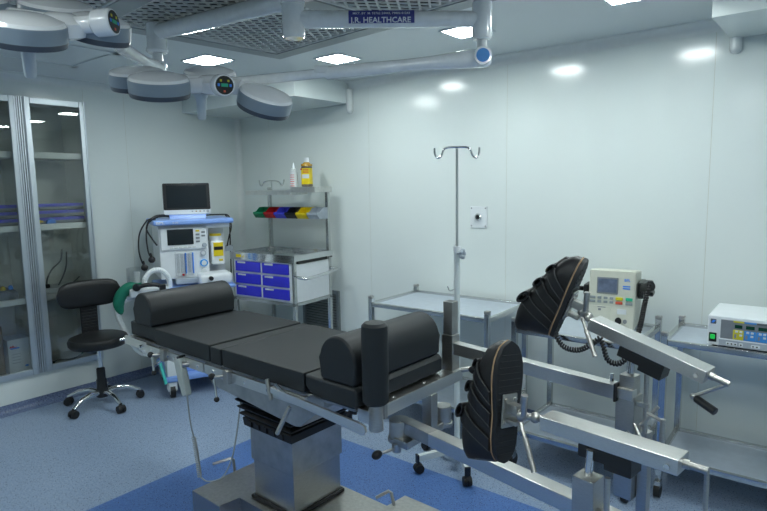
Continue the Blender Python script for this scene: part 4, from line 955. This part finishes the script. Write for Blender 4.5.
D_().bx(-.13, .0, -.003, .002, .03, .125, .002).out('printer_door', 'beige', df); D_().bx(-.08, -.03, -.0045, .0, .118, .122).out('printer_slot', 'mgrey', df); D_().bx(-.075, -.058, -.0045, .0, .10, .112).out('printer_latch', 'mgrey', df)
D_().bx(.04, .095, -.003, .002, .088, .115, .001).out('warning_label', 'paper', df)
D_().cyl((.05, .002, .05), (.05, -.008, .05), .02, n=20).out('connector_port', 'blackp', df); D_().cyl((.09, .002, .05), (.09, -.006, .05), .012, n=16).out('connector_port', 'mgrey', df)
# paddle holder on both sides
B().bx(.15, .185, .06, .20, .17, .26, .008).out('paddle_holder', 'blackp', df)
pd = B(); pd.bx(.165, .225, .03, .22, .21, .255, .012, 3).cyl((.195, .02, .235), (.24, -.03, .262), .028, .026, n=16).bx(.18, .25, -.01, .08, .20, .225, .008); pd.out('paddle', 'blackp', df)
B().bx(-.185, -.15, .06, .18, .17, .23, .008).cyl((-.185, .10, .20), (-.215, .07, .205), .014).out('paddle_holder', 'blackp', df)
cb_ = B()
MD = (Mx.Translation((3.672, -.37, .7945)) @ Mx.Rotation(R(8), 4, 'Z') @ DS).inverted()
yq = -.72
pts = [MD @ V(p) for p in (px(650, 283, y=-.42), px(645, 303, y=-.50), px(640, 327, y=-.62), px(632, 350, y=yq), px(620, 363, y=yq-.02), px(608, 360, y=yq-.02), px(603, 345, y=yq), px(600, 338, y=yq+.01), px(592, 344, y=yq), px(578, 350, y=yq), px(563, 346, y=yq), px(556, 332, y=yq+.02), px(560, 312, y=-.6), px(577, 288, y=-.40))]
coil(cb_, pts, .0105, .0055, .0155, 6, 9); cb_.out('coiled_cord', 'rubber', df, 60)

# ------------------------------------------------------------------ electrosurgical unit
es = thing('electrosurgical_unit', 'white electrosurgical unit with blue and yellow control panel on the trolley', 'electrosurgical unit', (4.165, -.50, .8105), R(1))
B().bx(0, .40, .0, .34, .012, .155, .008).out('housing', 'white', es)
for x in (.03, .37):
    for y in (.03, .31): B().cyl((x, y, 0), (x, y, .014), .012).out('foot', 'rubber', es)
B().bx(.055, .395, -.004, .003, .05, .14, .002).out('control_panel', 'mgrey', es)
B().bx(.05, .398, -.005, .003, .016, .046, .002).out('socket_panel', 'grey', es)
B().bx(.05, .398, -.006, .003, .045, .051, .001).out('panel_divider', 'white', es)
B().bx(.012, .036, -.004, .003, .115, .138, .003).out('brand_badge', 'dgrey', es); B().prism([(.016, .121), (.026, .121), (.034, .133), (.022, .133)], -.006, -.003, 'y').out('badge_mark', 'inkb', es)
sw = B().bx(.008, .040, -.004, .003, .028, .072, .003).out('power_switch', 'blackp', es); B().bx(.014, .034, -.009, -.002, .042, .064, .003).out('switch_rocker', 'glow', sw)
x = .106
for k, (mm, w_) in enumerate((('pyel', .042), ('pblue', .046), ('pblue', .05), ('pblue', .05))):
    x0 = .106+(.0, .044, .092, .144)[k]
    B().bx(x0, x0+w_, -.0055, .0, .053, .098, .001).out('colour_field', mm, es); B().bx(x0, x0+w_, -.0055, .0, .132, .139, .001).out('colour_tab', mm if k < 2 else 'dgrey', es)
    B().bx(x0+.006, x0+w_-.006, -.0065, .0, .106, .122, .001).out('led_window', 'led', es)
    for (u_, v_) in ((.009, .086), (.026, .086), (.026, .070)): B().bx(x0+u_, x0+u_+.011, -.008, -.003, v_, v_+.009, .001).out('key', 'btnw', es)
    B().bx(x0+.006, x0+.014, -.0062, -.003, .060, .078).out('key', 'inkg', es)
for x0, w_, n in ((.08, .045, 3), (.132, .016, 1), (.18, .035, 2), (.26, .05, 3)):
    s_ = B().bx(x0, x0+w_, -.007, -.003, .022, .037, .002).out('socket_block', 'paper', es)
    for k in range(n): B().cyl((x0+.008+.015*k, -.0065, .0295), (x0+.008+.015*k, -.0085, .0295), .0035, n=10).out('socket', 'blackp', s_)

# ------------------------------------------------------------------ things on the back wall
ws = thing('wall_socket', 'square white wall plate with a round black socket on the back wall', 'wall socket', (2.648, 0, 1.37))
B().bx(-.066, .066, -.008, 0, -.075, .075, .003).out('plate', 'white', ws)
B().lathe([(.013, 0), (.026, 0), (.026, .010), (.022, .014), (.016, .014), (.013, .008)], (0, -.008, .0), 24, Mx.Rotation(R(90), 3, 'X')).out('socket_ring', 'chrome', ws)
B().cyl((0, -.008, 0), (0, -.013, 0), .014, n=18).out('socket_hole', 'blackp', ws)
for x in (-.055, .055):
    for z in (-.062, .062): B().cyl((x, -.008, z), (x, -.0105, z), .005, n=10).out('screw', 'mgrey', ws)
gr = thing('return_air_grille', 'dark grey louvred return air grille low on the back wall behind the supply cart', 'air grille', (.85, 0, .12))
GW, GH = .448, .585
f = B(); fw = .03
f.bx(0, GW, -.022, 0, 0, fw).bx(0, GW, -.022, 0, GH-fw, GH).bx(0, fw, -.022, 0, fw, GH-fw).bx(GW-fw, GW, -.022, 0, fw, GH-fw).out('frame', 'grille', gr)
B().bx(fw, GW-fw, -.004, 0, fw, GH-fw).out('backing', 'gapd', gr)
for k in range(22):
    z = fw+.012+.0238*k; B().box((GW/2, -.012, z), (GW-2*fw, .018, .003), Mx.Rotation(R(35), 3, 'X')).out('louvre', 'grille', gr)
